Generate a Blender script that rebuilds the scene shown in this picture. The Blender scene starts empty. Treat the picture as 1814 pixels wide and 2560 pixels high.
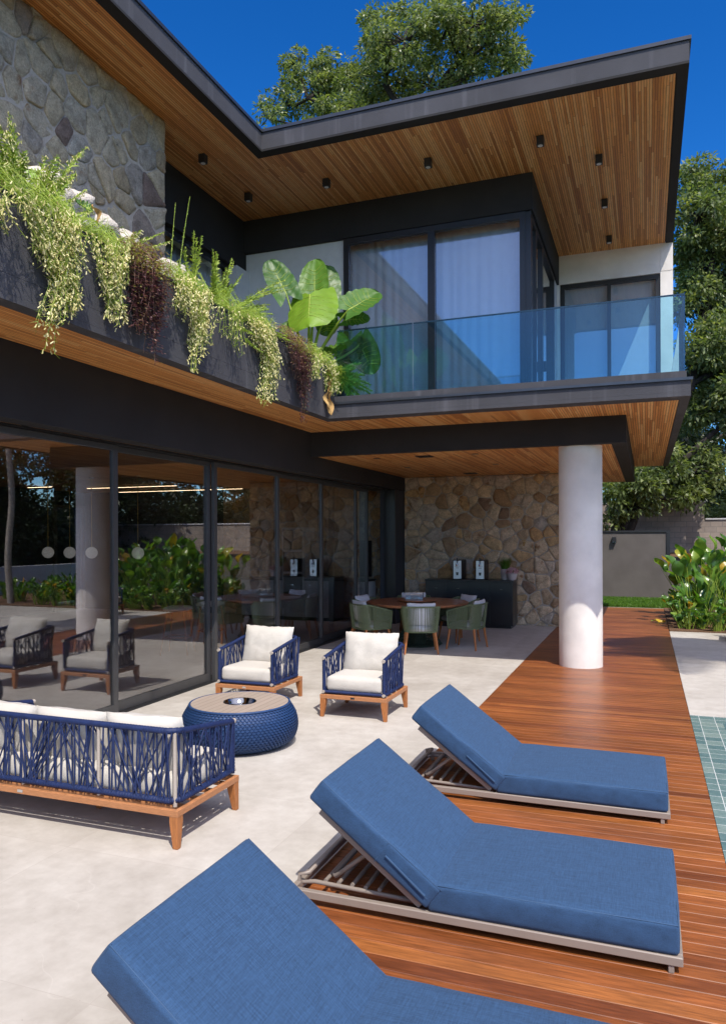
import bpy, bmesh, math, random
import numpy as np
from mathutils import Vector, Matrix, noise
R = math.radians
SC = bpy.context.scene
COL = SC.collection
rnd = random.Random(7)

# ------------------------------------------------------------------ camera, sky, sun, exposure
FPX, CYP, YAW, ROLL, HC = 1870.016, 1340.24, R(20.689), R(-0.1937), 1.9
_r = Vector((math.cos(YAW), math.sin(YAW), 0)); _u = Vector((0, 0, 1)); FW = Vector((-math.sin(YAW), math.cos(YAW), 0))
RT = math.cos(ROLL)*_r + math.sin(ROLL)*_u
UP = -math.sin(ROLL)*_r + math.cos(ROLL)*_u
cam = bpy.data.cameras.new('camera'); camo = bpy.data.objects.new('camera', cam); COL.objects.link(camo)
camo.matrix_world = Matrix(((RT.x, UP.x, -FW.x, 0), (RT.y, UP.y, -FW.y, 0), (RT.z, UP.z, -FW.z, HC), (0, 0, 0, 1)))
cam.sensor_fit = 'VERTICAL'; cam.sensor_height = 36; cam.lens = 36*FPX/2560; cam.shift_y = (CYP-1280)/2560
cam.clip_start = 0.05; cam.clip_end = 3000
SC.camera = camo
SUN = Vector((0.3384, -0.4441, 0.8296)).normalized()
world = bpy.data.worlds.new('World'); SC.world = world; world.use_nodes = True
wn = world.node_tree.nodes; wl = world.node_tree.links
sky = wn.new('ShaderNodeTexSky'); sky.sky_type = 'NISHITA'; sky.sun_disc = False
sky.sun_elevation = math.asin(SUN.z); sky.sun_rotation = math.atan2(SUN.x, SUN.y)
sky.altitude = 1500; sky.air_density = 1.0; sky.dust_density = 0.0; sky.ozone_density = 4.5
hsv = wn.new('ShaderNodeHueSaturation'); hsv.inputs['Saturation'].default_value = 1.3
wl.new(sky.outputs[0], hsv.inputs['Color'])
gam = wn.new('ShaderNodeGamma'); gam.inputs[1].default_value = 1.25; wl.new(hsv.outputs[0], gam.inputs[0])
# warm glow added to the sky around the sun, to fill the shade
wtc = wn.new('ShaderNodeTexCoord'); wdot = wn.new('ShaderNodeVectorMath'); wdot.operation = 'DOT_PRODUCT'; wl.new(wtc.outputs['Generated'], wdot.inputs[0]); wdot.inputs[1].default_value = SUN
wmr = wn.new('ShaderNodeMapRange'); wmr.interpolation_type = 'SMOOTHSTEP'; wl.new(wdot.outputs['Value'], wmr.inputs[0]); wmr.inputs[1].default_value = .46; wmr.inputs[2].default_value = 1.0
fill_glow = wn.new('ShaderNodeVectorMath'); fill_glow.operation = 'SCALE'; fill_glow.inputs[0].default_value = (11.0, 9.8, 8.3); wl.new(wmr.outputs[0], fill_glow.inputs['Scale'])
wad = wn.new('ShaderNodeVectorMath'); wad.operation = 'ADD'; wl.new(gam.outputs[0], wad.inputs[0]); wl.new(fill_glow.outputs[0], wad.inputs[1]); wl.new(wad.outputs[0], wn['Background'].inputs[0])
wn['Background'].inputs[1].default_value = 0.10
sl = bpy.data.lights.new('sun', 'SUN'); sl.energy = 3.5; sl.angle = R(0.5); sl.color = (1.0, 0.93, 0.83)
so = bpy.data.objects.new('sun', sl); COL.objects.link(so); so.rotation_euler = (-SUN).to_track_quat('-Z', 'Y').to_euler(); so.location = (10, -10, 30)
SC.view_settings.view_transform = 'Standard'; SC.view_settings.look = 'None'; SC.view_settings.gamma = 1
SC.view_settings.exposure = 0.57
SC.view_settings.use_curve_mapping = False
cy_ = SC.cycles
cy_.max_bounces = 10; cy_.diffuse_bounces = 5; cy_.glossy_bounces = 4; cy_.transmission_bounces = 6; cy_.transparent_max_bounces = 24
cy_.use_denoising = True; cy_.caustics_reflective = False; cy_.caustics_refractive = False; cy_.sample_clamp_indirect = 6

def at(px, py, Y):                       # a point of the photograph (2560 px high) carried out to the distance Y
    d = FW + RT*((px-907)/FPX) - UP*((py-CYP)/FPX)
    return Vector((0, 0, HC)) + d*(Y/d.y)

# ------------------------------------------------------------------ materials
def nmat(name):
    m = bpy.data.materials.new(name); m.use_nodes = True
    return m, m.node_tree.nodes, m.node_tree.links, m.node_tree.nodes['Principled BSDF']
class NT:
    def __init__(s, name):
        s.m, s.n, s.l, s.b = nmat(name); s.tc = None
    def new(s, t, **k):
        x = s.n.new(t)
        for a, v in k.items(): setattr(x, a, v)
        return x
    def put(s, node, i, v):
        if hasattr(v, 'default_value') or hasattr(v, 'is_output'): s.l.new(v, node.inputs[i])
        else: node.inputs[i].default_value = v
    def math(s, op, a, b=0.0, c=0.0):
        x = s.new('ShaderNodeMath', operation=op); s.put(x, 0, a); s.put(x, 1, b); s.put(x, 2, c); return x.outputs[0]
    def obj(s):
        if not s.tc: s.tc = s.new('ShaderNodeTexCoord')
        return s.tc.outputs['Object']
    def noise(s, scale, detail=4, rough=.55, vec=None, sc=None):
        v = vec or s.obj()
        if sc:
            mp = s.new('ShaderNodeMapping'); s.l.new(v, mp.inputs[0]); mp.inputs['Scale'].default_value = sc; v = mp.outputs[0]
        x = s.new('ShaderNodeTexNoise'); s.l.new(v, x.inputs['Vector']); x.inputs['Scale'].default_value = scale
        x.inputs['Detail'].default_value = detail; x.inputs['Roughness'].default_value = rough; return x.outputs[0]
    def ramp(s, fac, stops, interp='LINEAR'):
        x = s.new('ShaderNodeValToRGB'); s.l.new(fac, x.inputs[0]); e = x.color_ramp; e.interpolation = interp
        while len(e.elements) < len(stops): e.elements.new(0.5)
        for k, (p, c) in enumerate(stops): e.elements[k].position = p; e.elements[k].color = (*c, 1)
        return x.outputs[0]
    def mix(s, fac, a, b, mode='MIX'):
        x = s.new('ShaderNodeMix', data_type='RGBA', blend_type=mode); s.put(x, 0, fac)
        for i, v in ((6, a), (7, b)):
            if isinstance(v, tuple): x.inputs[i].default_value = (*v, 1)
            else: s.l.new(v, x.inputs[i])
        return x.outputs[2]
    def attr(s, name='tint'):
        x = s.new('ShaderNodeAttribute'); x.attribute_name = name; return x.outputs['Fac']
    def bump(s, h, strength=.3, dist=.01):
        x = s.new('ShaderNodeBump'); s.l.new(h, x.inputs['Height']); x.inputs['Strength'].default_value = strength; x.inputs['Distance'].default_value = dist
        s.l.new(x.outputs[0], s.b.inputs['Normal']); return x
    def col(s, c):
        if isinstance(c, tuple): s.b.inputs['Base Color'].default_value = (*c, 1)
        else: s.l.new(c, s.b.inputs['Base Color'])
    def set(s, rough=.5, spec=.5, metal=0.0, **k):
        s.put(s.b, 'Roughness', rough); s.b.inputs['Specular IOR Level'].default_value = spec; s.b.inputs['Metallic'].default_value = metal
        for a, v in k.items(): s.b.inputs[a.replace('_', ' ')].default_value = v
        return s.m

def plain(name, c, rough=.5, spec=.5, metal=0.0, var=.12, nscale=9, bump=0.0, bscale=150, bdist=.004, **k):
    t = NT(name); n = t.noise(nscale, 5)
    t.col(t.ramp(n, [(.25, tuple(x*(1-var) for x in c)), (.75, tuple(min(1, x*(1+var)) for x in c))]))
    if bump: t.bump(t.noise(bscale, 3), bump, bdist)
    return t.set(rough, spec, metal, **k)

def slat(name, axis, pitch, seg, cols, rough=.5, groove=.07, groove_col=(.02, .01, .006), spec=.4, phase=0.0, grain=.35, bump=.5, coat=0.0, stain=0.0):
    t = NT(name); sp = t.new('ShaderNodeSeparateXYZ'); t.l.new(t.obj(), sp.inputs[0])
    a = sp.outputs['XYZ'.index(axis)]; b = sp.outputs['XYZ'.index('Y' if axis == 'X' else 'X')]
    u = t.math('DIVIDE', t.math('ADD', a, 50.0-phase), pitch); i = t.math('FLOOR', u); f = t.math('FRACT', u)
    w1 = t.new('ShaderNodeTexWhiteNoise', noise_dimensions='1D'); t.l.new(i, w1.inputs['W'])
    v = t.math('ADD', t.math('DIVIDE', b, seg), t.math('MULTIPLY', w1.outputs[0], 9.0)); j = t.math('FLOOR', v); fv = t.math('FRACT', v)
    cb = t.new('ShaderNodeCombineXYZ'); t.l.new(i, cb.inputs[0]); t.l.new(j, cb.inputs[1])
    w2 = t.new('ShaderNodeTexWhiteNoise', noise_dimensions='2D'); t.l.new(cb.outputs[0], w2.inputs['Vector'])
    c = t.ramp(w2.outputs[0], cols)
    sc = (26, 1.6, 26) if axis == 'X' else (1.6, 26, 26)
    off = t.new('ShaderNodeVectorMath', operation='ADD'); t.l.new(t.obj(), off.inputs[0]); t.l.new(w2.outputs['Color'], off.inputs[1])
    g = t.noise(3.2, 6, .65, off.outputs[0], sc)
    gc = t.ramp(g, [(.3, (1-grain, 1-grain, 1-grain)), (.7, (1+grain*.45,)*3)])
    c = t.mix(1.0, c, gc, 'MULTIPLY')
    if stain:
        big = t.noise(1.3, 3, .5, None, (.7, 2.5, 1) if axis == 'Y' else (2.5, .7, 1)); c = t.mix(1.0, c, t.ramp(big, [(.3, (1-stain,)*3), (.72, (1+stain*.5,)*3)]), 'MULTIPLY')
    h = t.math('MULTIPLY', g, .25)
    if groove:
        e = t.math('MINIMUM', f, t.math('SUBTRACT', 1.0, f)); k = t.math('LESS_THAN', e, groove)
        k = t.math('MAXIMUM', k, t.math('LESS_THAN', fv, .004/seg))
        c = t.mix(k, c, groove_col); h = t.math('SUBTRACT', h, t.math('MULTIPLY', k, 1.0))
    t.col(c); t.bump(h, bump, .004)
    rr = t.math('ADD', rough-.08, t.math('MULTIPLY', g, .18))
    m = t.set(rr, spec)
    if coat: t.b.inputs['Coat Weight'].default_value = coat; t.b.inputs['Coat Roughness'].default_value = .22
    return m

def glass(name, tint, mult=1.0, base=.05):
    t = NT(name); t.n.remove(t.b)
    g = t.new('ShaderNodeNewGeometry'); d = t.new('ShaderNodeVectorMath', operation='DOT_PRODUCT')
    t.l.new(g.outputs['Normal'], d.inputs[0]); t.l.new(g.outputs['Incoming'], d.inputs[1])
    c = t.math('SUBTRACT', 1.0, t.math('ABSOLUTE', d.outputs['Value'])); p = t.math('POWER', c, 5.0)
    f = t.math('MULTIPLY', t.math('ADD', base, t.math('MULTIPLY', p, 1-base)), mult)
    x = t.new('ShaderNodeMath', operation='MINIMUM'); t.l.new(f, x.inputs[0]); x.inputs[1].default_value = .95
    tr = t.new('ShaderNodeBsdfTransparent'); tr.inputs[0].default_value = (*tint, 1)
    gl = t.new('ShaderNodeBsdfGlossy'); gl.inputs['Roughness'].default_value = 0.0; gl.inputs[0].default_value = (.97, .98, 1, 1)
    mx = t.new('ShaderNodeMixShader'); t.l.new(x.outputs[0], mx.inputs[0]); t.l.new(tr.outputs[0], mx.inputs[1]); t.l.new(gl.outputs[0], mx.inputs[2])
    t.l.new(mx.outputs[0], t.n['Material Output'].inputs[0]); return t.m

def leafmat(name, stops, rough=.4, trans=.3, tcol=None, spec=.5, vein=0.0, nscale=3.0):
    t = NT(name); a = t.attr(); c = t.ramp(a, stops)
    n = t.noise(nscale, 3); c = t.mix(1.0, c, t.ramp(n, [(.3, (.78, .8, .75)), (.7, (1.15, 1.12, 1.0))]), 'MULTIPLY'); t.col(c)
    t.set(rough, spec)
    tl = t.new('ShaderNodeBsdfTranslucent')
    tc = t.mix(1.0, c, tcol or (1.5, 1.6, .6), 'MULTIPLY'); t.l.new(tc, tl.inputs[0])
    mx = t.new('ShaderNodeMixShader'); mx.inputs[0].default_value = trans
    t.l.new(t.b.outputs[0], mx.inputs[1]); t.l.new(tl.outputs[0], mx.inputs[2]); t.l.new(mx.outputs[0], t.n['Material Output'].inputs[0])
    return t.m

def emis(name, c, s):
    t = NT(name); t.col((.8, .8, .8)); t.b.inputs['Emission Color'].default_value = (*c, 1); t.b.inputs['Emission Strength'].default_value = s; return t.m

M = {}
def stucco(name, c, bs=.35, streak=0.0):
    t = NT(name); n = t.noise(1.6, 5); col = t.ramp(n, [(.3, tuple(x*.86 for x in c)), (.7, tuple(x*1.14 for x in c))])
    if streak:
        s = t.noise(1.0, 4, .6, None, (5.0, 5.0, .25)); col = t.mix(t.ramp(s, [(.54, (0, 0, 0)), (.70, (streak,)*3)]), col, tuple(x*2.2+.03 for x in c))
    t.col(col); t.bump(t.noise(170, 3, .6), bs, .006); return t.set(.82, .3)
M['dark'] = stucco('charcoal stucco', (.060, .060, .068), .7, .4)
M['dark2'] = stucco('black stucco', (.024, .023, .024), .3)
M['metal'] = plain('black aluminium', (.018, .018, .02), .38, .5, 0, .1)
M['bronze'] = plain('dark bronze aluminium', (.05, .05, .052), .4, .5, 0, .1)
M['flash'] = plain('dark flashing', (.045, .05, .06), .3, .6, .3)
M['white'] = stucco('white stucco', (.77, .735, .69), .6)
M['greywall'] = stucco('warm grey stucco', (.118, .105, .098), .4)
M['plaster'] = plain('pale plaster', (.62, .62, .62), .8, .3, 0, .05)
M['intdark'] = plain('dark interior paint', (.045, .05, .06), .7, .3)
WOODC = [(0, (.46, .175, .045)), (.3, (.70, .30, .083)), (.65, (.80, .38, .118)), (1, (.86, .50, .20))]
M['soffit'] = slat('teak slat ceiling', 'X', .033, 1.9, WOODC, .5, .065, (.03, .012, .005), grain=.28)
M['deck'] = slat('oiled deck boards', 'Y', .1, 40., [(0, (.19, .054, .016)), (.2, (.26, .079, .021)), (.85, (.31, .099, .026)), (1, (.37, .13, .034))], .40, 0, spec=.45, grain=.5, stain=.34, bump=.35, coat=.15)
M['void'] = plain('dark gap', (.01, .008, .006), .9)
def paving():
    t = NT('beige porcelain paving'); n = t.noise(.9, 6, .62); n2 = t.noise(7, 5, .65)
    c = t.ramp(n, [(.28, (.375, .35, .315)), (.5, (.465, .44, .405)), (.72, (.53, .51, .475))])
    c = t.mix(1.0, c, t.ramp(n2, [(.3, (.87, .855, .84)), (.7, (1.07, 1.07, 1.07))]), 'MULTIPLY')
    sp = t.new('ShaderNodeSeparateXYZ'); t.l.new(t.obj(), sp.inputs[0])
    k = None
    for ax, off in ((0, 50.12), (1, 50.35)):
        f = t.math('FRACT', t.math('DIVIDE', t.math('ADD', sp.outputs[ax], off), 1.2)); e = t.math('LESS_THAN', f, .0028)
        k = e if k is None else t.math('MAXIMUM', k, e)
    idv = t.new('ShaderNodeVectorMath', operation='SNAP'); ad = t.new('ShaderNodeVectorMath', operation='ADD'); t.l.new(t.obj(), ad.inputs[0]); ad.inputs[1].default_value = (50.12, 50.35, 0)
    t.l.new(ad.outputs[0], idv.inputs[0]); idv.inputs[1].default_value = (1.2, 1.2, 5)
    w = t.new('ShaderNodeTexWhiteNoise', noise_dimensions='3D'); t.l.new(idv.outputs[0], w.inputs['Vector'])
    c = t.mix(1.0, c, t.ramp(w.outputs[0], [(0, (.90, .89, .88)), (1, (1.04, 1.04, 1.04))]), 'MULTIPLY')
    v = t.noise(.75, 3, .5); ln = t.math('LESS_THAN', t.math('ABSOLUTE', t.math('SUBTRACT', v, .47)), .0016); br = t.ramp(t.noise(2.3, 2), [(.5, (0, 0, 0)), (.6, (.14, .14, .14))])
    c = t.mix(t.math('MULTIPLY', ln, br), c, (.60, .57, .53))
    sp_ = t.noise(38, 2, .5); c = t.mix(t.ramp(sp_, [(.735, (0, 0, 0)), (.75, (.35, .35, .35))]), c, (.22, .19, .16))
    c = t.mix(k, c, (.38, .345, .31)); t.col(c); t.bump(n2, .12, .003); return t.set(.6, .35)
M['paving'] = paving()
def pooltile():
    t = NT('green pool tile'); sp = t.new('ShaderNodeSeparateXYZ'); t.l.new(t.obj(), sp.inputs[0])
    k = None; ids = []
    for ax, off in ((0, .511), (1, 8.613)):
        u = t.math('DIVIDE', t.math('ADD', t.math('SUBTRACT', sp.outputs[ax], off), 14.5), .145); f = t.math('FRACT', u); ids.append(t.math('FLOOR', u))
        e = t.math('LESS_THAN', t.math('MINIMUM', f, t.math('SUBTRACT', 1.0, f)), .016); k = e if k is None else t.math('MAXIMUM', k, e)
    cb = t.new('ShaderNodeCombineXYZ'); t.l.new(ids[0], cb.inputs[0]); t.l.new(ids[1], cb.inputs[1])
    w = t.new('ShaderNodeTexWhiteNoise', noise_dimensions='2D'); t.l.new(cb.outputs[0], w.inputs['Vector'])
    c = t.ramp(w.outputs[0], [(0, (.085, .15, .16)), (.5, (.13, .20, .20)), (1, (.20, .26, .245))])
    c = t.mix(1.0, c, t.ramp(t.noise(22, 5, .7), [(.3, (.75, .8, .8)), (.7, (1.2, 1.15, 1.1))]), 'MULTIPLY')
    c = t.mix(k, c, (.62, .64, .63)); t.col(c); return t.set(.35, .5)
M['tile'] = pooltile()
M['water'] = glass('pool water', (.35, .62, .6), 1.0, .03)
M['soil'] = plain('soil', (.13, .075, .045), .95, .2, 0, .35, 5, .6, 30, .03)
M['ground'] = plain('garden ground', (.07, .10, .03), .95, .2, 0, .4, 1.5, .6, 20, .04)
def stonemat(name, stops, rust):
    t = NT(name); a = t.attr(); c = t.ramp(a, stops)
    n = t.noise(7, 7, .7); c = t.mix(1.0, c, t.ramp(n, [(.3, (.60, .58, .56)), (.5, (1, 1, 1)), (.7, (1.30, 1.27, 1.22))]), 'MULTIPLY')
    f = t.noise(45, 5, .75); c = t.mix(1.0, c, t.ramp(f, [(.35, (.72, .71, .70)), (.65, (1.22, 1.22, 1.22))]), 'MULTIPLY')
    r = t.noise(3.1, 5, .68); c = t.mix(t.ramp(r, [(rust, (0, 0, 0)), (rust+.09, (.8, .8, .8))]), c, (.24, .115, .04))
    r2 = t.noise(4.3, 5, .7, None, (1.3, .8, 1.1)); c = t.mix(t.ramp(r2, [(.66, (0, 0, 0)), (.71, (.7, .7, .7))]), c, (.05, .035, .028))
    t.col(c); hh = t.math('ADD', t.noise(16, 8, .75), t.math('MULTIPLY', f, .4)); t.bump(hh, .9, .035); return t.set(.9, .2)
M['stone'] = stonemat('tan field stone', [(0, (.36, .24, .14)), (.2, (.56, .42, .27)), (.42, (.64, .50, .34)), (.6, (.49, .42, .35)), (.76, (.64, .48, .28)), (.9, (.52, .32, .15)), (1, (.26, .18, .13))], .585)
M['stoneg'] = stonemat('grey field stone', [(0, (.36, .29, .19)), (.25, (.47, .40, .28)), (.5, (.43, .385, .30)), (.7, (.54, .43, .265)), (.88, (.40, .37, .31)), (1, (.21, .155, .13))], .62)
M['mortar'] = plain('mortar', (.42, .37, .31), .95, .2, 0, .2, 20, .6, 60, .01)
M['boulder'] = plain('pale boulder', (.52, .47, .41), .9, .25, 0, .3, 9, .7, 40, .03)
M['glass'] = glass('window glass', (.90, .90, .90), 2.8, .055)
M['glassup'] = glass('upper window glass', (.88, .91, .95), 1.7, .06)
M['rail'] = glass('blue balustrade glass', (.62, .84, .91), 1.0, .045)
M['railedge'] = plain('glass edge', (.012, .035, .06), .2, .5)
def fabric(name, c, scale=260, var=.22, bump=.25, rough=.85, sheen=.2):
    t = NT(name); n1 = t.noise(scale, 2, .6, None, (1, .05, 1)); n2 = t.noise(scale, 2, .6, None, (.05, 1, .05)); n3 = t.noise(scale, 2, .6, None, (.35, .35, .9))
    s = t.math('ADD', t.math('ADD', n1, n2), t.math('MULTIPLY', n3, .6)); s = t.math('DIVIDE', s, 2.6)
    t.col(t.ramp(s, [(.36, tuple(x*(1-var*1.7) for x in c)), (.64, tuple(x*(1+var*1.5) for x in c))])); t.bump(s, bump, .004)
    return t.set(rough, .3, Sheen_Weight=sheen, Sheen_Roughness=.5)
M['blue'] = fabric('blue canvas', (.0255, .065, .142), 230, .17, .3, .85, .05)
M['blueseam'] = plain('blue piping', (.031, .075, .155), .8)
M['cream'] = fabric('off white linen', (.52, .49, .44), 300, .05, .3)
M['grey'] = fabric('light grey linen', (.55, .56, .58), 300, .07, .3)
M['rope'] = plain('navy rope', (.009, .021, .082), .6, .4, 0, .25, 30, .5, 300, .003)
M['green'] = plain('moss green rope', (.125, .155, .085), .65, .3, 0, .2, 30, .4, 300, .003)
M['dgreen'] = plain('dark green frame', (.030, .045, .030), .6, .3)
def woodgrain(name, c, sc=(3, 3, 30), rough=.5):
    t = NT(name); g = t.noise(9, 6, .65, None, sc)
    t.col(t.ramp(g, [(.28, tuple(x*.62 for x in c)), (.5, c), (.75, tuple(min(1, x*1.3) for x in c))])); t.bump(g, .2, .003); return t.set(rough, .4)
M['teak'] = woodgrain('teak', (.36, .135, .042), (22, 22, 2)); M['teakrail'] = woodgrain('teak rail', (.40, .175, .075), (2.5, 2.5, 40))
M['tabletop'] = woodgrain('dark cumaru table', (.25, .10, .045), (6, 6, 6), .32)
M['taupe'] = plain('taupe powder coat', (.25, .21, .18), .4, .5, 0, .04)
M['cap'] = plain('beige end cap', (.40, .35, .30), .4)
M['bowl'] = plain('dark mirror steel', (.30, .31, .33), .08, .5, 1.0, .03)
M['steel'] = plain('polished steel', (.75, .76, .78), .12, .5, 1.0, .03)
M['brushed'] = plain('brushed silver front', (.55, .56, .58), .35, .5, .8, .05)
M['brass'] = plain('brass', (.5, .32, .1), .3, .5, 1.0)
M['black'] = plain('black lacquer', (.011, .011, .013), .3, .5)
M['pouftop'] = slat('taupe slat top', 'X', .07, 30, [(0, (.33, .27, .22)), (1, (.37, .30, .25))], .6, .03, (.13, .10, .08), grain=.1)
M['pouf'] = plain('navy braided cord', (.013, .045, .135), .55, .45, 0, .3, 40)
M['curtain'] = plain('grey sheer curtain', (.80, .80, .80), .9, .2, 0, .04)
M['blind'] = plain('white blind', (.74, .74, .72), .8, .2, 0, .03)
M['opal'] = emis('opal glass', (1, .97, .92), .09)  # faint glow put into the unlit globes to brighten them
M['led'] = emis('led strip', (1, .72, .42), 5.0)
M['lens'] = plain('frosted lens', (.7, .7, .68), .3)
M['pot'] = plain('ceramic pot', (.45, .40, .38), .7)
M['paper'] = plain('white cards', (.75, .75, .75), .7)
M['acryl'] = glass('clear acrylic', (.92, .94, .95), 1.2, .05)
def blockmat():
    t = NT('concrete block'); br = t.new('ShaderNodeTexBrick'); mp = t.new('ShaderNodeMapping'); t.l.new(t.obj(), mp.inputs[0]); mp.inputs['Rotation'].default_value = (R(90), 0, 0)
    t.l.new(mp.outputs[0], br.inputs['Vector']); br.inputs['Scale'].default_value = 1; br.inputs['Brick Width'].default_value = .4; br.inputs['Row Height'].default_value = .2; br.inputs['Mortar Size'].default_value = .012
    br.inputs['Color1'].default_value = (.33, .28, .24, 1); br.inputs['Color2'].default_value = (.27, .235, .21, 1); br.inputs['Mortar'].default_value = (.22, .20, .18, 1)
    c = t.mix(1.0, br.outputs[0], t.ramp(t.noise(1.5, 6, .65), [(.3, (.75, .72, .7)), (.7, (1.15, 1.13, 1.1))]), 'MULTIPLY'); t.col(c); t.bump(t.noise(60, 3), .3, .01); return t.set(.95, .2)
M['block'] = blockmat()
M['coping'] = plain('pale coping', (.5, .5, .5), .7)
M['bark'] = plain('bark', (.032, .027, .023), .95, .2, 0, .5, 6, .8, 25, .03)
M['palmbark'] = plain('palm trunk', (.33, .29, .25), .9, .2, 0, .25, 12, .5, 20, .02)
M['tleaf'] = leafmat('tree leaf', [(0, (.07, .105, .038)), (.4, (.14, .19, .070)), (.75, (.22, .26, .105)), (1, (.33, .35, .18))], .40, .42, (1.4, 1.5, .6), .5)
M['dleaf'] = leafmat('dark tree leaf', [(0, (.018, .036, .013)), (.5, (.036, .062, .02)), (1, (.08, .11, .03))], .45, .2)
M['paddle'] = leafmat('waxy paddle leaf', [(0, (.055, .135, .028)), (.45, (.105, .235, .04)), (.8, (.21, .34, .06)), (.93, (.36, .34, .04)), (1, (.50, .27, .03))], .28, .34, (1.3, 1.5, .45))
M['aloc'] = leafmat('elephant ear leaf', [(0, (.04, .12, .025)), (.5, (.075, .19, .03)), (1, (.20, .35, .03))], .42, .34, (1.5, 1.6, .4))
M['stem'] = leafmat('green stem', [(0, (.19, .30, .045)), (.5, (.31, .43, .065)), (1, (.50, .57, .12))], .5, .25)
M['flower'] = leafmat('cream flower', [(0, (.55, .52, .20)), (.5, (.74, .69, .36)), (1, (.85, .81, .55))], .6, .25, (1.1, 1.1, .9))
M['purple'] = leafmat('purple foliage', [(0, (.09, .032, .05)), (.4, (.19, .085, .10)), (.7, (.32, .20, .15)), (1, (.36, .42, .09))], .5, .25, (1.2, 1.0, 1.0))
M['dead'] = leafmat('dead leaf', [(0, (.42, .24, .09)), (1, (.62, .42, .18))], .8, .2, (1, 1, 1))
M['grass'] = leafmat('lawn grass', [(0, (.05, .14, .012)), (1, (.14, .27, .03))], .5, .3)
M['pink'] = leafmat('pink flower', [(0, (.5, .22, .28)), (1, (.75, .5, .52))], .6, .2, (1, 1, 1))

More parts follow.
